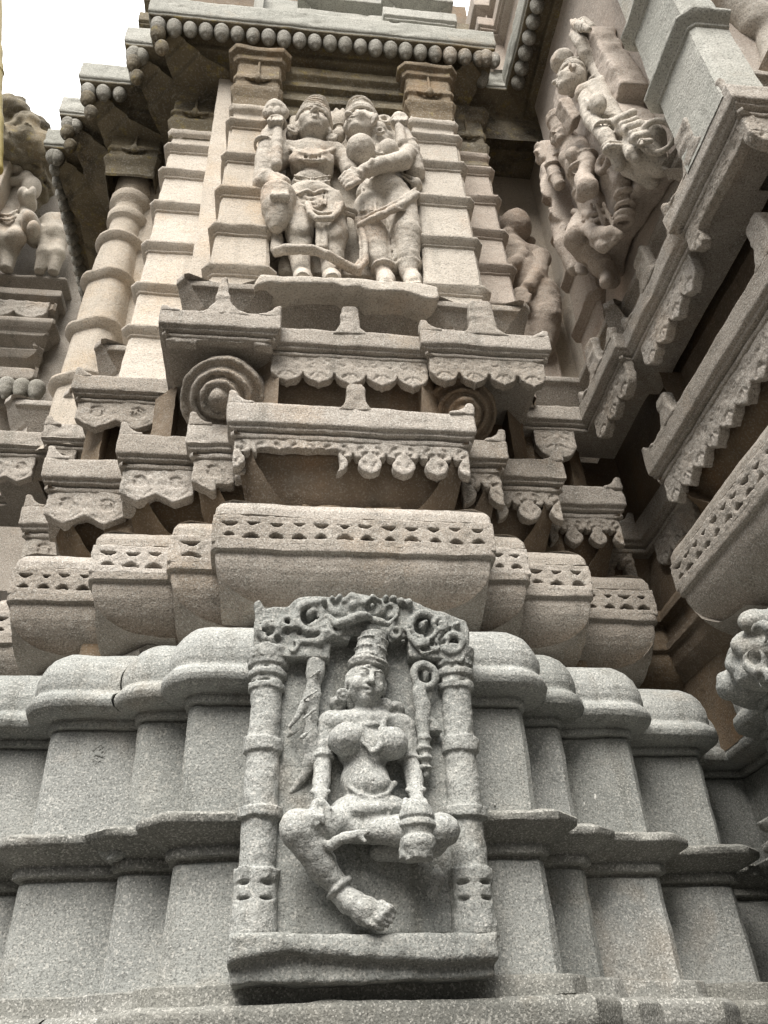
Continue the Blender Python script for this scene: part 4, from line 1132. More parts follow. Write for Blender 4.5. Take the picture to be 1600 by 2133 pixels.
# skirt hem slung across, folds
g.line([B(752, 470, YB-.08), B(775, 456, YB-.13), B(800, 446, YB-.15), B(835, 428, YB-.15), B(868, 405, YB-.08)], 8*k, .006)
g.line([B(750, 458, YB-.08), B(775, 444, YB-.13), B(800, 434, YB-.15), B(835, 416, YB-.15), B(866, 394, YB-.08)], 4*k, .005)
for q in range(4): g.line([B(755+q*9, 392, YB-.08), B(752+q*10, 440, YB-.10-.01*q)], 3.5*k, .006)
for dy in (0, 8): g.line([B(838, 360+dy, YB-.07), B(860, 374+dy, YB-.06), B(872, 384+dy, YB-.03)], 4*k, .005)
g.ell(B(868, 386, YB-.04), (12*k, .05, 10*kv), .01)
g.line([B(812, 440, YB-.14), B(832, 436, YB-.16), B(868, 440, YB-.08)], 2.6*k, .004)
for q in range(3): g.line([B(795+q*9, 460, YB-.05), B(806+q*8, 540, YB-.03)], 3*k, .005)
# arm across his waist with the hand spread on his hip
g.line([B(834, 302, YB-.02), B(850, 322, YB-.10), B(838, 336, YB-.15)], [21*k, 19*k, 20*k], .015)
g.line([B(838, 336, YB-.15), B(795, 343, YB-.19), B(760, 356, YB-.21)], [20*k, 17*k, 14*k], .01)
g.tor(B(772, 351, YB-.20), 16*k, 4.5*k, (1, 0, -.25), .005)
g.ell(B(740, 366, YB-.20), (22*k, .045, 13*kv), .01)
for q in range(4): g.line([B(734+q*4, 356+q*7, YB-.22), B(720+q*3, 362+q*8, YB-.235), B(708+q*5, 374+q*6, YB-.215)], [6.5*k, 6*k, 5*k], .004)
g.line([B(748, 360, YB-.23), B(734, 350, YB-.235)], [6*k, 5*k], .005)
g.tor(B(846, 308, YB-.06), 21*k, 4*k, (.6, .2, -1), .005)
# raised arm on the right with a flower
g.line([B(838, 300, YB), B(862, 335, YB-.01), B(866, 362, YB-.03)], [20*k, 20*k, 20*k], .015)
g.line([B(866, 358, YB-.05), B(858, 315, YB-.08), B(842, 280, YB-.08), B(832, 264, YB-.08)], [19*k, 17*k, 14*k, 12*k], .012)
g.line([B(838, 300, YB-.12), B(832, 268, YB-.12)], [13*k, 11*k], .008)
g.tor(B(852, 304, YB-.07), 17*k, 4*k, (.3, .1, -1), .005)
g.ell(B(832, 254, YB-.08), (21*k, .07, 15*kv), .01); g.ell(B(830, 246, YB-.08), (13*k, .05, 9*kv), .01)
for q in range(4): g.line([B(822+q*8, 262, YB-.12), B(818+q*9, 252, YB-.15), B(823+q*8, 246, YB-.13)], 4.6*k, .004)
# necklace
g.line([B(758, 298, YB-.09), B(775, 316, YB-.14), B(795, 322, YB-.13), B(815, 308, YB-.07)], 4*k, .005)
hr = rotm(R(-48), R(-6), R(-4))
head(g, B(752, 266, YB-.08), 36*k, hr, 'tall', ear=True)
g.ell(B(790, 272, YB-.08), (17*k, .06, 15*kv), .01); g.tor(B(790, 273, YB-.14), 9*k, 4*k, (0, 1, 0), .003)
g.tor(B(800, 250, YB+.02), 12*k, 6*k, (0, 1, 0), .006)
finish(g, 'body', fm)

# small flower between the two heads, belongs to the back slab they are carved from
sl = thing('statue_plinth', 'broken-edged pale plinth and back slab under the embracing couple', 'plinth', tuple(B(735, 595, .2)))
g = Carve((-.72, -.12, 5.22), (.72, .46, 5.66), .01)
f1 = .02
pts = [(J(x, y, f1).x, J(x, y, f1).z) for x, y in ((528, 597), (532, 585), (545, 572), (600, 572), (760, 580), (880, 588), (912, 598), (916, 618), (905, 625), (842, 606), (765, 604), (750, 596), (715, 597), (700, 590), (555, 588))]
g.poly(pts, f1, .44, .012)
g.box((.09, .36, 5.40), (.46, .12, .13), .01)
g.rough((9, .006), (30, .004)); link('plinth_block', g.mesh('plinth_block', 1), M['statue'], sl, 180)
g = Carve((-.45, .22, 5.45), (.62, .46, 7.66), .012)
pts = [(J(x, y, .36).x, J(x, y, .36).z) for x, y in ((580, 575), (590, 450), (600, 330), (606, 250), (690, 236), (705, 232), (722, 250), (722, 290), (850, 260), (862, 300), (872, 400), (905, 480), (925, 596))]
g.poly(pts, .32, .46, .015)
g.ell(J(707, 252, .33), (.06, .05, .10), .01); g.ell(J(700, 238, .33), (.025, .04, .05), .006); g.ell(J(714, 238, .33), (.025, .04, .05), .006); g.tor(J(707, 268, .32), .045, .012, (0, -.1, 1), .004)
g.rough((12, .012)); link('back_slab', g.mesh('back_slab', 1), M['statue'], sl, 180)
# ================================================================ eroded attendant in the recess on the right
k = pxm(1085, 540, .95); kv = 1.5*k
at = thing('attendant_statue', 'worn faceless stone attendant in the dark recess, both arms folded down over the belly', 'statue', tuple(J(1100, 690, .95)))
Q = lambda px, py, Y=.93: J(px, py, Y)
g = Carve((1.15, .66, 5.2), (1.95, 1.12, 7.75), .010)
g.ell(Q(1074, 470, .88), (34*k, .12, 27*kv), .02); g.ell(Q(1055, 490, .86), (14*k, .06, 12*kv), .02)
g.cap(Q(1068, 505), Q(1075, 520), 22*k, 26*k, .02)
g.line([Q(1065, 530), Q(1085, 570), Q(1100, 600)], [38*k, 38*k, 36*k], .03)
g.cap(Q(1055, 515), Q(1120, 535), 20*k, 22*k, .03)
g.line([Q(1052, 515, .9), Q(1080, 520, .83), Q(1086, 536, .82), Q(1058, 562, .80)], [17*k, 17*k, 16*k, 15*k], .012)
g.line([Q(1126, 538, .9), Q(1120, 575, .84), Q(1098, 600, .80)], [21*k, 20*k, 16*k], .012)
g.ell(Q(1086, 612, .79), (16*k, .04, 12*kv), .01)
for q in range(4): g.line([Q(1078+q*8, 616, .775), Q(1070+q*9, 632, .77)], [5*k, 4*k], .003)
g.line([Q(1128, 615, .92), Q(1132, 670, .92), Q(1130, 720, .95)], [36*k, 34*k, 26*k], .03)
g.line([Q(1085, 640, .95), Q(1085, 720, .95)], [34*k, 26*k], .03)
g.rough((10, .012), (40, .004)); link('body', g.mesh('body', 1), M['pink'], at, 180)

# ================================================================ wing figures (they face left, -x)
def wing_fig(nm, label, feet, headp, X0, lean, s, build, mat):
    pass
XW = 1.52
Wp = lambda px, py, X=XW: JX(px, py, X)
kw = 1.1*(JX(1250, 300, XW)-CAM).dot(_F)/FPX
f1 = thing('crowned_wing_statue', 'crowned stone figure on the right wing, one hand raised over its head', 'statue', tuple(Wp(1385, 330)), 'figures on the right wing')
g = Carve((1.15, -1.15, 5.05), (1.80, -.10, 7.9), .008)
g.line([Wp(1245, 195, 1.50), Wp(1258, 235, 1.46), Wp(1290, 272, 1.50), Wp(1325, 300, 1.52)], [27*kw, 25*kw, 23*kw, 32*kw], .03)
g.cap(Wp(1218, 195, 1.42), Wp(1270, 175, 1.58), 19*kw, 20*kw, .02)
for px, py in ((1226, 232), (1246, 216)): g.ell(Wp(px, py, 1.37), (15*kw, 16*kw, 22*kw), .012)
# raised arm
g.line([Wp(1262, 172, 1.55), Wp(1240, 140, 1.55), Wp(1222, 112, 1.50)], [17*kw, 15*kw, 13*kw], .012)
g.line([Wp(1222, 112, 1.5), Wp(1212, 92, 1.48), Wp(1196, 74, 1.47)], [13*kw, 13*kw, 10*kw], .01)
g.line([Wp(1240, 85, 1.62), Wp(1270, 115, 1.64), Wp(1290, 140, 1.66)], [22*kw, 22*kw, 20*kw], .012)
g.line([Wp(1198, 66, 1.5), Wp(1215, 50, 1.52), Wp(1232, 62, 1.54)], [11*kw, 13*kw, 12*kw], .012)
for q in range(4): g.line([Wp(1206+q*7, 62, 1.47), Wp(1194+q*7, 50, 1.46), Wp(1190+q*8, 42, 1.48)], [5.5*kw, 5*kw, 4*kw], .004)
# lower arm with bangles hanging along the hip
g.line([Wp(1222, 205, 1.40), Wp(1232, 250, 1.36), Wp(1262, 285, 1.36)], [16*kw, 14*kw, 13*kw], .012)
g.line([Wp(1262, 285, 1.36), Wp(1282, 318, 1.38), Wp(1290, 345, 1.40)], [13*kw, 12*kw, 10*kw], .01)
for px, py, r in ((1250, 168, 19), (1258, 262, 15), (1276, 306, 15), (1280, 312, 15)): g.tor(Wp(px, py, 1.55 if py < 200 else 1.37), r*kw, 4.5*kw, (0, -.5, .8), .005)
# girdle and skirt rolls
for q in range(6):
    t = q/5; g.line([Wp(1268+58*t, 258+42*t, 1.43), Wp(1290+45*t, 250+45*t, 1.40), Wp(1318+36*t, 236+58*t, 1.46)], (8-1.2*(q % 2)*2)*kw, .006)
g.ell(Wp(1345, 300, 1.52), (34*kw, 34*kw, 40*kw), .02)
g.line([Wp(1330, 305, 1.50), Wp(1352, 330, 1.52), Wp(1372, 348, 1.56)], [28*kw, 24*kw, 18*kw], .015)
g.line([Wp(1308, 315, 1.47), Wp(1312, 345, 1.48), Wp(1338, 362, 1.52), Wp(1358, 378, 1.57)], [20*kw, 17*kw, 15*kw, 13*kw], .012)
g.tor(Wp(1368, 285, 1.5), 26*kw, 5*kw, (.3, .5, .3), .006)
g.line([Wp(1305, 300, 1.43), Wp(1318, 320, 1.41), Wp(1326, 330, 1.42)], [9*kw, 12*kw, 7*kw], .006)
for px, py, X, r in ((1258, 235, 1.46, 27), (1272, 255, 1.47, 26), (1338, 312, 1.50, 29), (1352, 330, 1.52, 25), (1312, 345, 1.48, 19), (1232, 128, 1.54, 16), (1270, 168, 1.57, 20)): g.tor(Wp(px, py, X), r*kw, 3.6*kw, (0, -.55, .8), .003)
for t in range(5): g.line([Wp(1330+t*9, 285+t*3, 1.40), Wp(1345+t*8, 318+t*4, 1.41)], 3*kw, .001, True)
# necklaces
for r in (0, 9): g.line([Wp(1215-r*.4, 205+r, 1.37), Wp(1228, 214+r, 1.34), Wp(1246, 206+r, 1.36)], 4*kw, .004)
hr = Matrix.Rotation(R(-90), 3, 'Z') @ rotm(R(-12), R(-10), R(-10))
head(g, Wp(1190, 168, 1.40), 27*kw, hr, 'flat')
g.ell(Wp(1172, 128, 1.40), (24*kw, 24*kw, 26*kw), .01)
finish(g, 'body', f1)

f2 = thing('dancing_wing_statue', 'stone figure on the right wing with broken attribute and sharply bent leg', 'statue', tuple(Wp(1275, 570)), 'figures on the right wing')
g = Carve((1.15, -.62, 4.95), (1.80, .34, 7.75), .008)
g.line([Wp(1185, 300, 1.46), Wp(1205, 345, 1.42), Wp(1222, 400, 1.46), Wp(1245, 450, 1.50)], [25*kw, 24*kw, 22*kw, 31*kw], .03)
g.lathe(Wp(1165, 262, 1.44), (Wp(1158, 238, 1.44)-Wp(1165, 262, 1.44)), [(-.10, 17*kw), (.03, 19*kw), (.05, 24*kw), (.10, 24*kw)], .01)   # headdress
hr = Matrix.Rotation(R(-90), 3, 'Z') @ rotm(R(25), R(-12), R(-5))
head(g, Wp(1172, 288, 1.40), 22*kw, hr, 'cap')
for px, py in ((1180, 330), (1195, 322)): g.ell(Wp(px, py, 1.36), (14*kw, 14*kw, 20*kw), .012)
# arm with armlet down to a broken attribute
g.line([Wp(1205, 300, 1.48), Wp(1225, 345, 1.40), Wp(1215, 372, 1.34)], [17*kw, 16*kw, 15*kw], .012)
g.line([Wp(1215, 372, 1.34), Wp(1224, 392, 1.30), Wp(1212, 408, 1.30)], [16*kw, 19*kw, 12*kw], .012)
g.tor(Wp(1221, 325, 1.43), 18*kw, 4.5*kw, (0, -.4, .9), .005); g.tor(Wp(1206, 352, 1.36), 17*kw, 4.5*kw, (0, -.2, .9), .005)
g.poly([(1.28, 6.45), (1.36, 6.5), (1.40, 6.3), (1.33, 6.22)], Wp(1225, 395, 1.32).y-.05, Wp(1225, 395, 1.32).y+.05, .01, .01)
# far arm, belly, sash
g.line([Wp(1155, 310, 1.45), Wp(1150, 350, 1.40), Wp(1165, 385, 1.38)], [15*kw, 14*kw, 12*kw], .012)
g.line([Wp(1195, 440, 1.46), Wp(1230, 448, 1.40), Wp(1262, 440, 1.46)], 7*kw, .006); g.line([Wp(1200, 452, 1.46), Wp(1235, 462, 1.40), Wp(1270, 452, 1.46)], 6*kw, .006)
g.line([Wp(1222, 475, 1.40), Wp(1245, 490, 1.38), Wp(1270, 486, 1.40), Wp(1290, 490, 1.44)], [11*kw, 15*kw, 12*kw, 8*kw], .008)
g.line([Wp(1238, 505, 1.40), Wp(1258, 512, 1.39), Wp(1280, 500, 1.42)], [9*kw, 12*kw, 8*kw], .006)
for q in range(4): g.line([Wp(1215+q*14, 425, 1.41), Wp(1228+q*16, 470, 1.43)], 3.6*kw, .005)
# legs: bent knee toward us, the straight one to the shelf
g.line([Wp(1215, 465, 1.46), Wp(1200, 492, 1.36), Wp(1196, 502, 1.36)], [25*kw, 22*kw, 19*kw], .015)
g.line([Wp(1196, 502, 1.36), Wp(1215, 528, 1.44), Wp(1235, 548, 1.52)], [19*kw, 16*kw, 12*kw], .012)
g.line([Wp(1240, 480, 1.48), Wp(1230, 515, 1.46), Wp(1252, 552, 1.52), Wp(1276, 584, 1.60)], [28*kw, 23*kw, 20*kw, 16*kw], .015)
g.tor(Wp(1226, 512, 1.45), 23*kw, 3.5*kw, (0, -.6, .8), .004)
g.line([Wp(1265, 575, 1.56), Wp(1262, 590, 1.46)], [14*kw, 10*kw], .008)
for px, py, X, r in ((1210, 360, 1.42, 25), (1222, 400, 1.46, 24), (1240, 470, 1.48, 31), (1246, 482, 1.48, 31), (1208, 475, 1.42, 25), (1252, 552, 1.52, 21), (1152, 345, 1.40, 15), (1158, 370, 1.39, 14)): g.tor(Wp(px, py, X), r*kw, 3.6*kw, (0, -.4, .9), .003)
# staff with knots beside it
g.line([Wp(1262, 285, 1.50), Wp(1272, 340, 1.48), Wp(1296, 378, 1.48), Wp(1302, 420, 1.50), Wp(1300, 470, 1.52)], [11*kw, 13*kw, 16*kw, 12*kw, 9*kw], .01)
for px, py in ((1287, 358), (1302, 405), (1302, 430), (1301, 448), (1300, 462)): g.tor(Wp(px, py, 1.49), 14*kw, 5*kw, (0, -.4, .9), .004)
g.tor(Wp(1258, 340, 1.43), 15*kw, 7*kw, (1, .3, 0), .006)
finish(g, 'body', f2, M['pink'])

f3 = thing('drummer_wing_statue', 'half-hidden stone figure behind the dancing one, deepest in the right wing corner', 'statue', tuple(Wp(1165, 430)), 'figures on the right wing')
g = Carve((1.15, .02, 5.2), (1.82, .62, 7.4), .011)
Zp = lambda px, py, X=1.45: JX(px, py, X)
hr = Matrix.Rotation(R(-90), 3, 'Z') @ rotm(R(10), 0, 0)
kz = 1.1*kw
head(g, Zp(1142, 322), 24*kz, hr, 'cap')
g.line([Zp(1152, 352), Zp(1160, 385), Zp(1172, 420), Zp(1180, 445)], [24*kz, 25*kz, 20*kz, 27*kz], .02)
g.line([Zp(1140, 360), Zp(1142, 395, 1.36), Zp(1160, 410, 1.33)], [15*kz, 14*kz, 11*kz], .01); g.line([Zp(1172, 360), Zp(1188, 395, 1.38), Zp(1180, 415, 1.33)], [15*kz, 14*kz, 11*kz], .01)
g.lathe(Zp(1172, 420, 1.33), Vector((.2, -1, .1)), [(-.16, .085), (-.14, .105), (-.02, .085), (.10, .105), (.12, .085)], .006)
for q in range(4): g.line([Zp(1158+q*6, 405, 1.27), Zp(1160+q*6, 420, 1.25)], .013, .003)
for t in (0, 10): g.tor(Zp(1178, 436+t), 28*kz, 4*kz, (0, -.3, 1), .004)
g.line([Zp(1170, 460), Zp(1176, 505, 1.42), Zp(1196, 560)], [22*kz, 18*kz, 13*kz], .015); g.line([Zp(1192, 460), Zp(1204, 500, 1.42), Zp(1214, 560)], [22*kz, 18*kz, 13*kz], .015)
finish(g, 'body', f3, M['pink'])

# leg of a large figure on the near return of the wing
f4 = thing('striding_wing_statue', 'bare stone thigh of a large figure cut off by the upper right edge', 'statue', tuple(J(1590, 110, -1.0)))
k4 = pxm(1540, 40, -1.1)
g = Carve((1.75, -1.45, 5.6), (2.9, -.86, 7.6), .014)
S4 = lambda x, y, Y=-1.12: J(x, y, Y)
g.line([S4(1478, -60), S4(1515, 5), S4(1580, 55), S4(1640, 80)], [40*k4, 42*k4, 40*k4, 36*k4], .03); g.line([S4(1600, 60), S4(1612, 130)], [30*k4, 22*k4], .03)
finish(g, 'legs', f4, M['statue'])
V, Fq = sweep([(1.69, .5, 'a'), (1.69, -1.10, 'a'), (3.6, -1.10, None)], [(0, 5.0), (0, 8.4)], pstep=.06, step=.06)['a']
me = mesh_from('wing_wall', V, Fq); weld(me); link('wing_wall', me, M['pink'], wing, 38)

# ================================================================ rear shrine seen past the left edge
rear = thing('rear_shrine', 'weathered shrine behind at the far left, carved with dancers above wavy-edged ledges', 'shrine', (-3.2, 3.4, 0))
YR = 3.0
zr = lambda py: J(60, py, YR).z
xr = J(131, 600, YR).x
prof = [(-.3, zr(1180)), (-.3, zr(980)), (-.02, zr(965)), (-.02, zr(930)), (-.30, zr(925)), (-.3, zr(838)), (-.10, zr(835)), (-.08, zr(800)), (-.12, zr(797)), (-.12, zr(793)), (-.10, zr(791)), (-.10, zr(783)), (-.06, zr(780)), (-.06, zr(757)), (-.3, zr(752)),
        (-.26, zr(742)), (-.12, zr(728)), (-.08, zr(715)), (-.16, zr(708)), (-.16, zr(700)), (-.05, zr(690)), (-.05, zr(684)), (-.02, zr(680)), (.02, zr(672)), (.02, zr(664)), (-.10, zr(656)), (-.30, zr(652)), (-.30, zr(640)),
        (-.06, zr(636)), (-.05, zr(622)), (-.08, zr(620)), (-.06, zr(617)), (-.03, zr(615)), (.0, zr(613)), (.0, zr(601)), (-.25, zr(598)), (-.10, zr(592)), (.02, zr(580)), (.02, zr(576)), (-.2, zr(573))]
V, Fq = sweep([(-6.5, YR, 'a'), (xr, YR, 'a'), (xr, YR+3, None)], prof, pstep=.04, step=.07, ch=.004)['a']
me = mesh_from('ledges', V, Fq); weld(me); link('ledges', me, M['greyw'], rear, 38)
fringe('fringe', 1.3, 'wave', .24, place(Vector((xr-1.4, YR)), Vector((1, 0)), Vector((0, -1)), -.03, zr(622)), M['greyw'], rear, T=.2, h=.012, period=.30, seed=3)
for q in range(5):
    o = bpy.data.objects.new('pendant_bud', BUD); COL.objects.link(o); o.parent = rear
    p = J(76-q*31, 812-q*3, YR+.0); o.location = p-world_loc(rear); o.scale = (1.25, 1.25, 1.5)
V, Fq = sweep([(-6.5, YR+.25, 'a'), (xr+1.5, YR+.25, None)], [(0, zr(1200)), (0, zr(250))], pstep=.12, step=.12)['a']
link('wall', mesh_from('wall', V, Fq), M['greyw'], rear, 38)
g = Carve((J(-40, 300, YR-.4).x, YR-1.0, zr(440)), (J(118, 300, YR-.4).x+.1, YR+.5, zr(195)+.5), .03)
for (x0, x1, y0, y1, Y) in ((-60, 92, 420, 330, YR), (-60, 100, 330, 290, YR-.25), (-60, 108, 295, 262, YR-.4), (-60, 84, 262, 236, YR-.45), (-60, 52, 236, 200, YR-.45)):
    a, b = J(x0, y0, Y), J(x1, y1, Y); g.box(((a.x+b.x)/2, Y+.5, (a.z+b.z)/2), ((b.x-a.x)/2, .5, (b.z-a.z)/2), .05, .03)
for q in range(14):
    r_ = random.Random(q); g.ell(J(r_.uniform(0, 100), r_.uniform(215, 320), YR-.45), (r_.uniform(.08, .2),)*3, .05)
g.rough((3, .08), (9, .05), (25, .02)); link('broken_cornice', g.mesh('broken_cornice', 1), M['soot'], rear, 180)
V, Fq = sweep([(J(-60, 350, 2.6).x, 2.6, 'a'), (J(26, 320, 2.6).x, 2.6, 'a'), (J(26, 320, 2.6).x, 3.2, None)], [(0, J(10, 580, 2.6).z), (0, J(10, 300, 2.6).z)], pstep=.1, step=.1)['a']
link('side_pier', mesh_from('side_pier', V, Fq), M['tan'], rear, 38)

kr = 1.12*pxm(60, 450, YR); krv = 1.6*kr
rp = lambda px, py, Y=YR-.05: J(px, py, Y)
d1 = thing('dancer_statue', 'grey stone dancer at the far left edge, arm bent over the head', 'statue', tuple(rp(20, 560)), 'dancers on the rear shrine')
g = Carve((-4.6, 2.45, zr(575)), (-2.9, 3.3, zr(335)), .015)
g.ell(rp(66, 392, YR-.2), (17*kr, 17*kr, 18*krv), .03); g.ell(rp(56, 378, YR-.2), (14*kr, .12, 12*krv), .03); g.ell(rp(68, 400, YR-.33), (6*kr, .05, 8*krv), .02)
g.line([rp(44, 400), rp(42, 420), rp(22, 442), rp(12, 470)], [19*kr, 20*kr, 17*kr, 27*kr], .06)
for x, y in ((52, 412), (62, 420)): g.ell(rp(x, y, YR-.24), (12*kr, .13, 9*krv), .03)
g.line([rp(30, 395), rp(-5, 385, YR-.1)], [10*kr, 9*kr], .03); g.line([rp(2, 381, YR-.2), rp(48, 375, YR-.25)], [9*kr, 8*kr], .03); g.ell(rp(34, 360, YR-.2), (13*kr, .12, 8*krv), .03); g.line([rp(40, 356, YR-.22), rp(54, 364, YR-.24)], [5*kr, 6*kr], .02)
g.line([rp(54, 430), rp(56, 450, YR-.2), rp(42, 465, YR-.2)], [12*kr, 11*kr, 9*kr], .03)
g.line([rp(6, 470), rp(2, 500, YR-.15), rp(10, 540), rp(12, 560)], [19*kr, 16*kr, 11*kr, 9*kr], .05); g.line([rp(22, 470), rp(34, 495, YR-.2), rp(26, 520), rp(16, 560)], [19*kr, 15*kr, 11*kr, 9*kr], .05)
for y in (446, 456): g.line([rp(0, y, YR-.22), rp(18, y+2, YR-.3), rp(36, y-8, YR-.22)], 3*kr, .01)
finish(g, 'body', d1, M['statue'], .8)
d2 = thing('companion_statue', 'grey stone hip and legs beside a worn round head, partly hidden behind the left eave', 'statue', tuple(rp(105, 565)), 'dancers on the rear shrine')
g = Carve((-3.75, 2.45, zr(575)), (-2.3, 3.3, zr(430)), .015)
g.ell(rp(66, 478, YR-.18), (15*kr, .22, 16*krv), .03); g.ell(rp(70, 476, YR-.36), (10*kr, .08, 10*krv), .03)
g.line([rp(82, 470, YR-.05), rp(105, 458, YR-.1), rp(140, 456, YR-.05)], [11*kr, 11*kr, 11*kr], .04)
g.line([rp(120, 465), rp(112, 478, YR-.05), rp(114, 492, YR-.06)], [17*kr, 20*kr, 24*kr], .06)
g.line([rp(100, 490), rp(92, 530, YR-.08), rp(82, 565)], [15*kr, 12*kr, 9*kr], .05); g.line([rp(124, 490), rp(120, 530, YR-.08), rp(112, 566)], [15*kr, 12*kr, 9*kr], .05)
finish(g, 'body', d2, M['statue'], .8)

# yellow pole in front, cut by the left edge of the picture
yp = thing('scaffold_pole', 'yellow-painted upright pole cut off by the upper left photo edge', 'pole', tuple(J(-6, 360, .6)))
a, b = J(-7, 352, .6), J(-8, -260, .6)
g = Carve((min(a.x, b.x)-.12, .45, a.z-.1), (max(a.x, b.x)+.12, .75, b.z), .012)
g.cap(a, b, .045, .05, 0)
for t in (.25, .55, .8): g.tor(a+(b-a)*t, .048, .010, (0, 0, 1), .01)
g.rough((8, .008)); link('shaft', g.mesh('shaft', 1), plain('ochre_yellow_paint', (.30, .235, .06), .6), yp, 180)

# ================================================================ damage and droppings on the tower
c = J(205, 1570, .28)
g = Carve((c.x-.07, .20, c.z-.10), (c.x+.07, .33, c.z+.10), .0035)
g.ell((c.x, .29, c.z), (.040, .016, .066), 0)
r_ = random.Random(5)
for q in range(34):
    a = r_.uniform(0, 2*PI); rr = math.sqrt(r_.random())
    g.ell((c.x+.034*rr*math.cos(a), .274, c.z+.058*rr*math.sin(a)), (r_.uniform(.0035, .006), .012, r_.uniform(.003, .007)), .001, None, True)
link('pitted_patch', g.mesh('pitted_patch', 0), M['grey'], tower, 180)
g = Carve((J(190, 1770, .14).x, .02, 2.22), (J(300, 1770, .14).x, .34, 2.44), .007)
for x, y, Y, r in ((226, 1762, .20, .05), (250, 1768, .17, .052), (262, 1758, .19, .05), (245, 1785, .20, .04), (275, 1752, .20, .045), (258, 1748, .22, .04)): g.ell(J(x, y, Y), (r, r, r*.8), .012)
g.rough((22, .022), (60, .008)); link('broken_stump', g.mesh('broken_stump', 0), M['grey'], tower, 180)
wh = plain('bird_lime', (.75, .75, .72), .9)
for x, y, a, b in ((1240, 1661, .006, .017), (1217, 1675, .003, .008), (1176, 1618, .002, .004), (1031, 1676, .003, .004)):
    c = J(x, y, .341 if x > 1200 else (.20 if x > 1100 else -.0))
    g = Carve((c.x-.02, c.y-.012, c.z-.03), (c.x+.02, c.y+.012, c.z+.03), .002)
    g.ell(c, (a, .006, b), 0, rotm(0, R(12), 0)); g.rough((120, .002)); link('dropping', g.mesh('dropping', 0), wh, tower, 180)

# carved scroll end on the wing's rounded moulding, right edge
g = Carve((1.38, -.62, 2.70), (1.80, .12, 3.34), .008)
for q, (px, py, r) in enumerate(((1592, 1300, .05), (1580, 1340, .055), (1568, 1385, .06), (1590, 1400, .07), (1545, 1430, .07), (1596, 1350, .06))):
    c = JX(px, py, 1.53); g.ell(c, (.10, r*1.1, r), .02)
for px, py, r in ((1585, 1320, .035), (1575, 1375, .04), (1592, 1415, .03)):
    c = JX(px, py, 1.44); g.tor(c, r, .013, (1, .2, .1), .006)
g.rough((18, .012), (50, .005)); link('scroll_ornament', g.mesh('scroll_ornament', 1), M['grey'], wing, 180)

ws = thing('wing_back_slab', 'wavy-edged upright stone slab behind the figures on the right wing', 'back slab', (1.66, -.4, 5.3))  # plain stele slab backing the wing figures
def YZ(px, py): p = JX(px, py, 1.62); return (p.y, p.z)
o_ = [YZ(*p) for p in ((1395, 350), (1300, 500), (1275, 575), (1225, 520), (1195, 430), (1170, 330), (1190, 290), (1180, 210), (1215, 120), (1235, 60), (1262, 55), (1290, 110), (1312, 140), (1330, 175), (1318, 215), (1350, 250), (1362, 300))]
g = Carve((-.6, -.05, 5.0), (1.3, .22, 7.9), .012)
g.poly([(-y, z) for y, z in o_], .0, .17, .012); g.rough((11, .014), (40, .004))
# local x runs toward the viewer (-y), local y into the wall (+x)
link('backing', g.mesh('backing', 1, lambda V: np.stack([1.515+V[:, 1], -V[:, 0], V[:, 2]], 1)), M['pink'], ws, 180)
me = bpy.data.objects['backing'].data
bm = bmesh.new(); bm.from_mesh(me); bmesh.ops.recalc_face_normals(bm, faces=bm.faces); bm.to_mesh(me); bm.free()
# ================================================================ ground, sky, light, camera
def ground():
    s_ = 400
    me = bpy.data.meshes.new('ground')
    me.from_pydata([(-s_, -s_, 0), (s_, -s_, 0), (s_, s_, 0), (-s_, s_, 0)], [], [(0, 1, 2, 3)]); me.update()
    o = link('ground', me, plain('dark_ground', (.05, .045, .038), .95)); o['kind'] = 'structure'  # unseen ground, colour kept dark to cut bounce light under the ledges
ground()
SUN_EL, SUN_AZ = R(52), R(22)      # high, behind the viewer's left shoulder
w = bpy.data.worlds.new('World'); SC.world = w; w.use_nodes = True
nt = w.node_tree; bg = nt.nodes['Background']; L_ = nt.links.new
sky = nt.nodes.new('ShaderNodeTexSky'); sky.sky_type = 'NISHITA'; sky.sun_disc = False
sky.sun_elevation = SUN_EL; sky.sun_rotation = R(180)+SUN_AZ; sky.dust_density = 4.0
hs = nt.nodes.new('ShaderNodeHueSaturation'); hs.inputs['Saturation'].default_value = .3
L_(sky.outputs[0], hs.inputs['Color'])
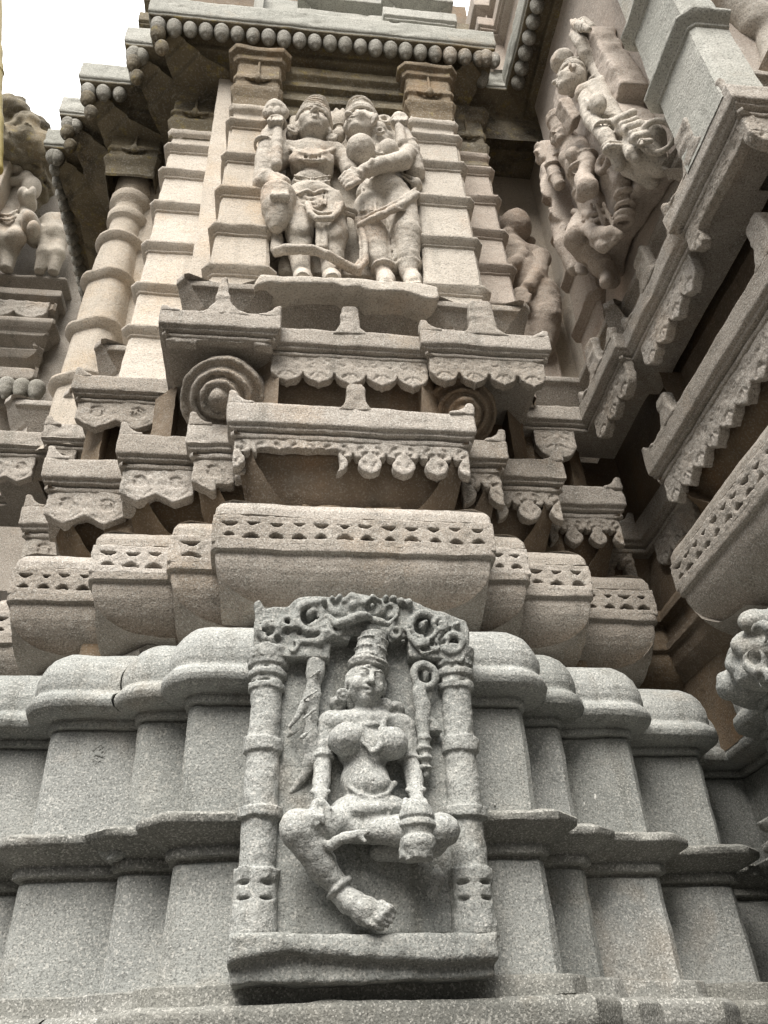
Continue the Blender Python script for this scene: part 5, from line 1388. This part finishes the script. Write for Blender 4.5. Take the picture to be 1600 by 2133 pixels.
# bright overcast: a cloud deck that is brightest overhead and dim toward the horizon
tc = nt.nodes.new('ShaderNodeTexCoord'); sx = nt.nodes.new('ShaderNodeSeparateXYZ'); L_(tc.outputs['Generated'], sx.inputs[0])
mr = nt.nodes.new('ShaderNodeMapRange'); mr.inputs['From Min'].default_value = .28; mr.inputs['From Max'].default_value = .95; mr.inputs['To Min'].default_value = .12; mr.inputs['To Max'].default_value = 9.5; mr.interpolation_type = 'SMOOTHSTEP'
L_(sx.outputs[2], mr.inputs['Value'])
cl = nt.nodes.new('ShaderNodeTexNoise'); cl.inputs['Scale'].default_value = 2.2; cl.inputs['Detail'].default_value = 5; L_(tc.outputs['Generated'], cl.inputs['Vector'])
cr = nt.nodes.new('ShaderNodeMapRange'); cr.inputs['To Min'].default_value = .75; cr.inputs['To Max'].default_value = 1.25; L_(cl.outputs['Fac'], cr.inputs['Value'])
mm = nt.nodes.new('ShaderNodeMath'); mm.operation = 'MULTIPLY'; L_(mr.outputs[0], mm.inputs[0]); L_(cr.outputs[0], mm.inputs[1])
cc = nt.nodes.new('ShaderNodeCombineColor'); 
for i_, kk in enumerate((1.0, 1.0, 1.0)):
    q = nt.nodes.new('ShaderNodeMath'); q.operation = 'MULTIPLY'; q.inputs[1].default_value = kk; L_(mm.outputs[0], q.inputs[0]); L_(q.outputs[0], cc.inputs[i_])
mx = nt.nodes.new('ShaderNodeMix'); mx.data_type = 'RGBA'; mx.inputs[0].default_value = .96
L_(hs.outputs[0], mx.inputs[6]); L_(cc.outputs[0], mx.inputs[7]); L_(mx.outputs[2], bg.inputs['Color'])
bg.inputs['Strength'].default_value = .15
sun = bpy.data.lights.new('sun', 'SUN'); sun.energy = 2.6; sun.angle = R(38); sun.color = (1, .94, .86)
so = bpy.data.objects.new('sun', sun); COL.objects.link(so)
sd = Vector((-math.sin(SUN_AZ)*math.cos(SUN_EL), -math.cos(SUN_AZ)*math.cos(SUN_EL), math.sin(SUN_EL)))   # toward the sun
so.rotation_euler = sd.to_track_quat('Z', 'Y').to_euler(); so.location = sd*30
cam = bpy.data.cameras.new('camera'); co = bpy.data.objects.new('camera', cam); COL.objects.link(co)
cam.sensor_fit = 'HORIZONTAL'; cam.sensor_width = 36; cam.lens = FPX/1600*36; cam.clip_end = 2000; cam.clip_start = .05
co.matrix_world = Matrix(((_R.x, _U.x, -_F.x, CAM.x), (_R.y, _U.y, -_F.y, CAM.y), (_R.z, _U.z, -_F.z, CAM.z), (0, 0, 0, 1)))
SC.camera = co
SC.view_settings.view_transform = 'Standard'; SC.view_settings.look = 'None'; SC.view_settings.gamma = 1
SC.view_settings.exposure = 1.25
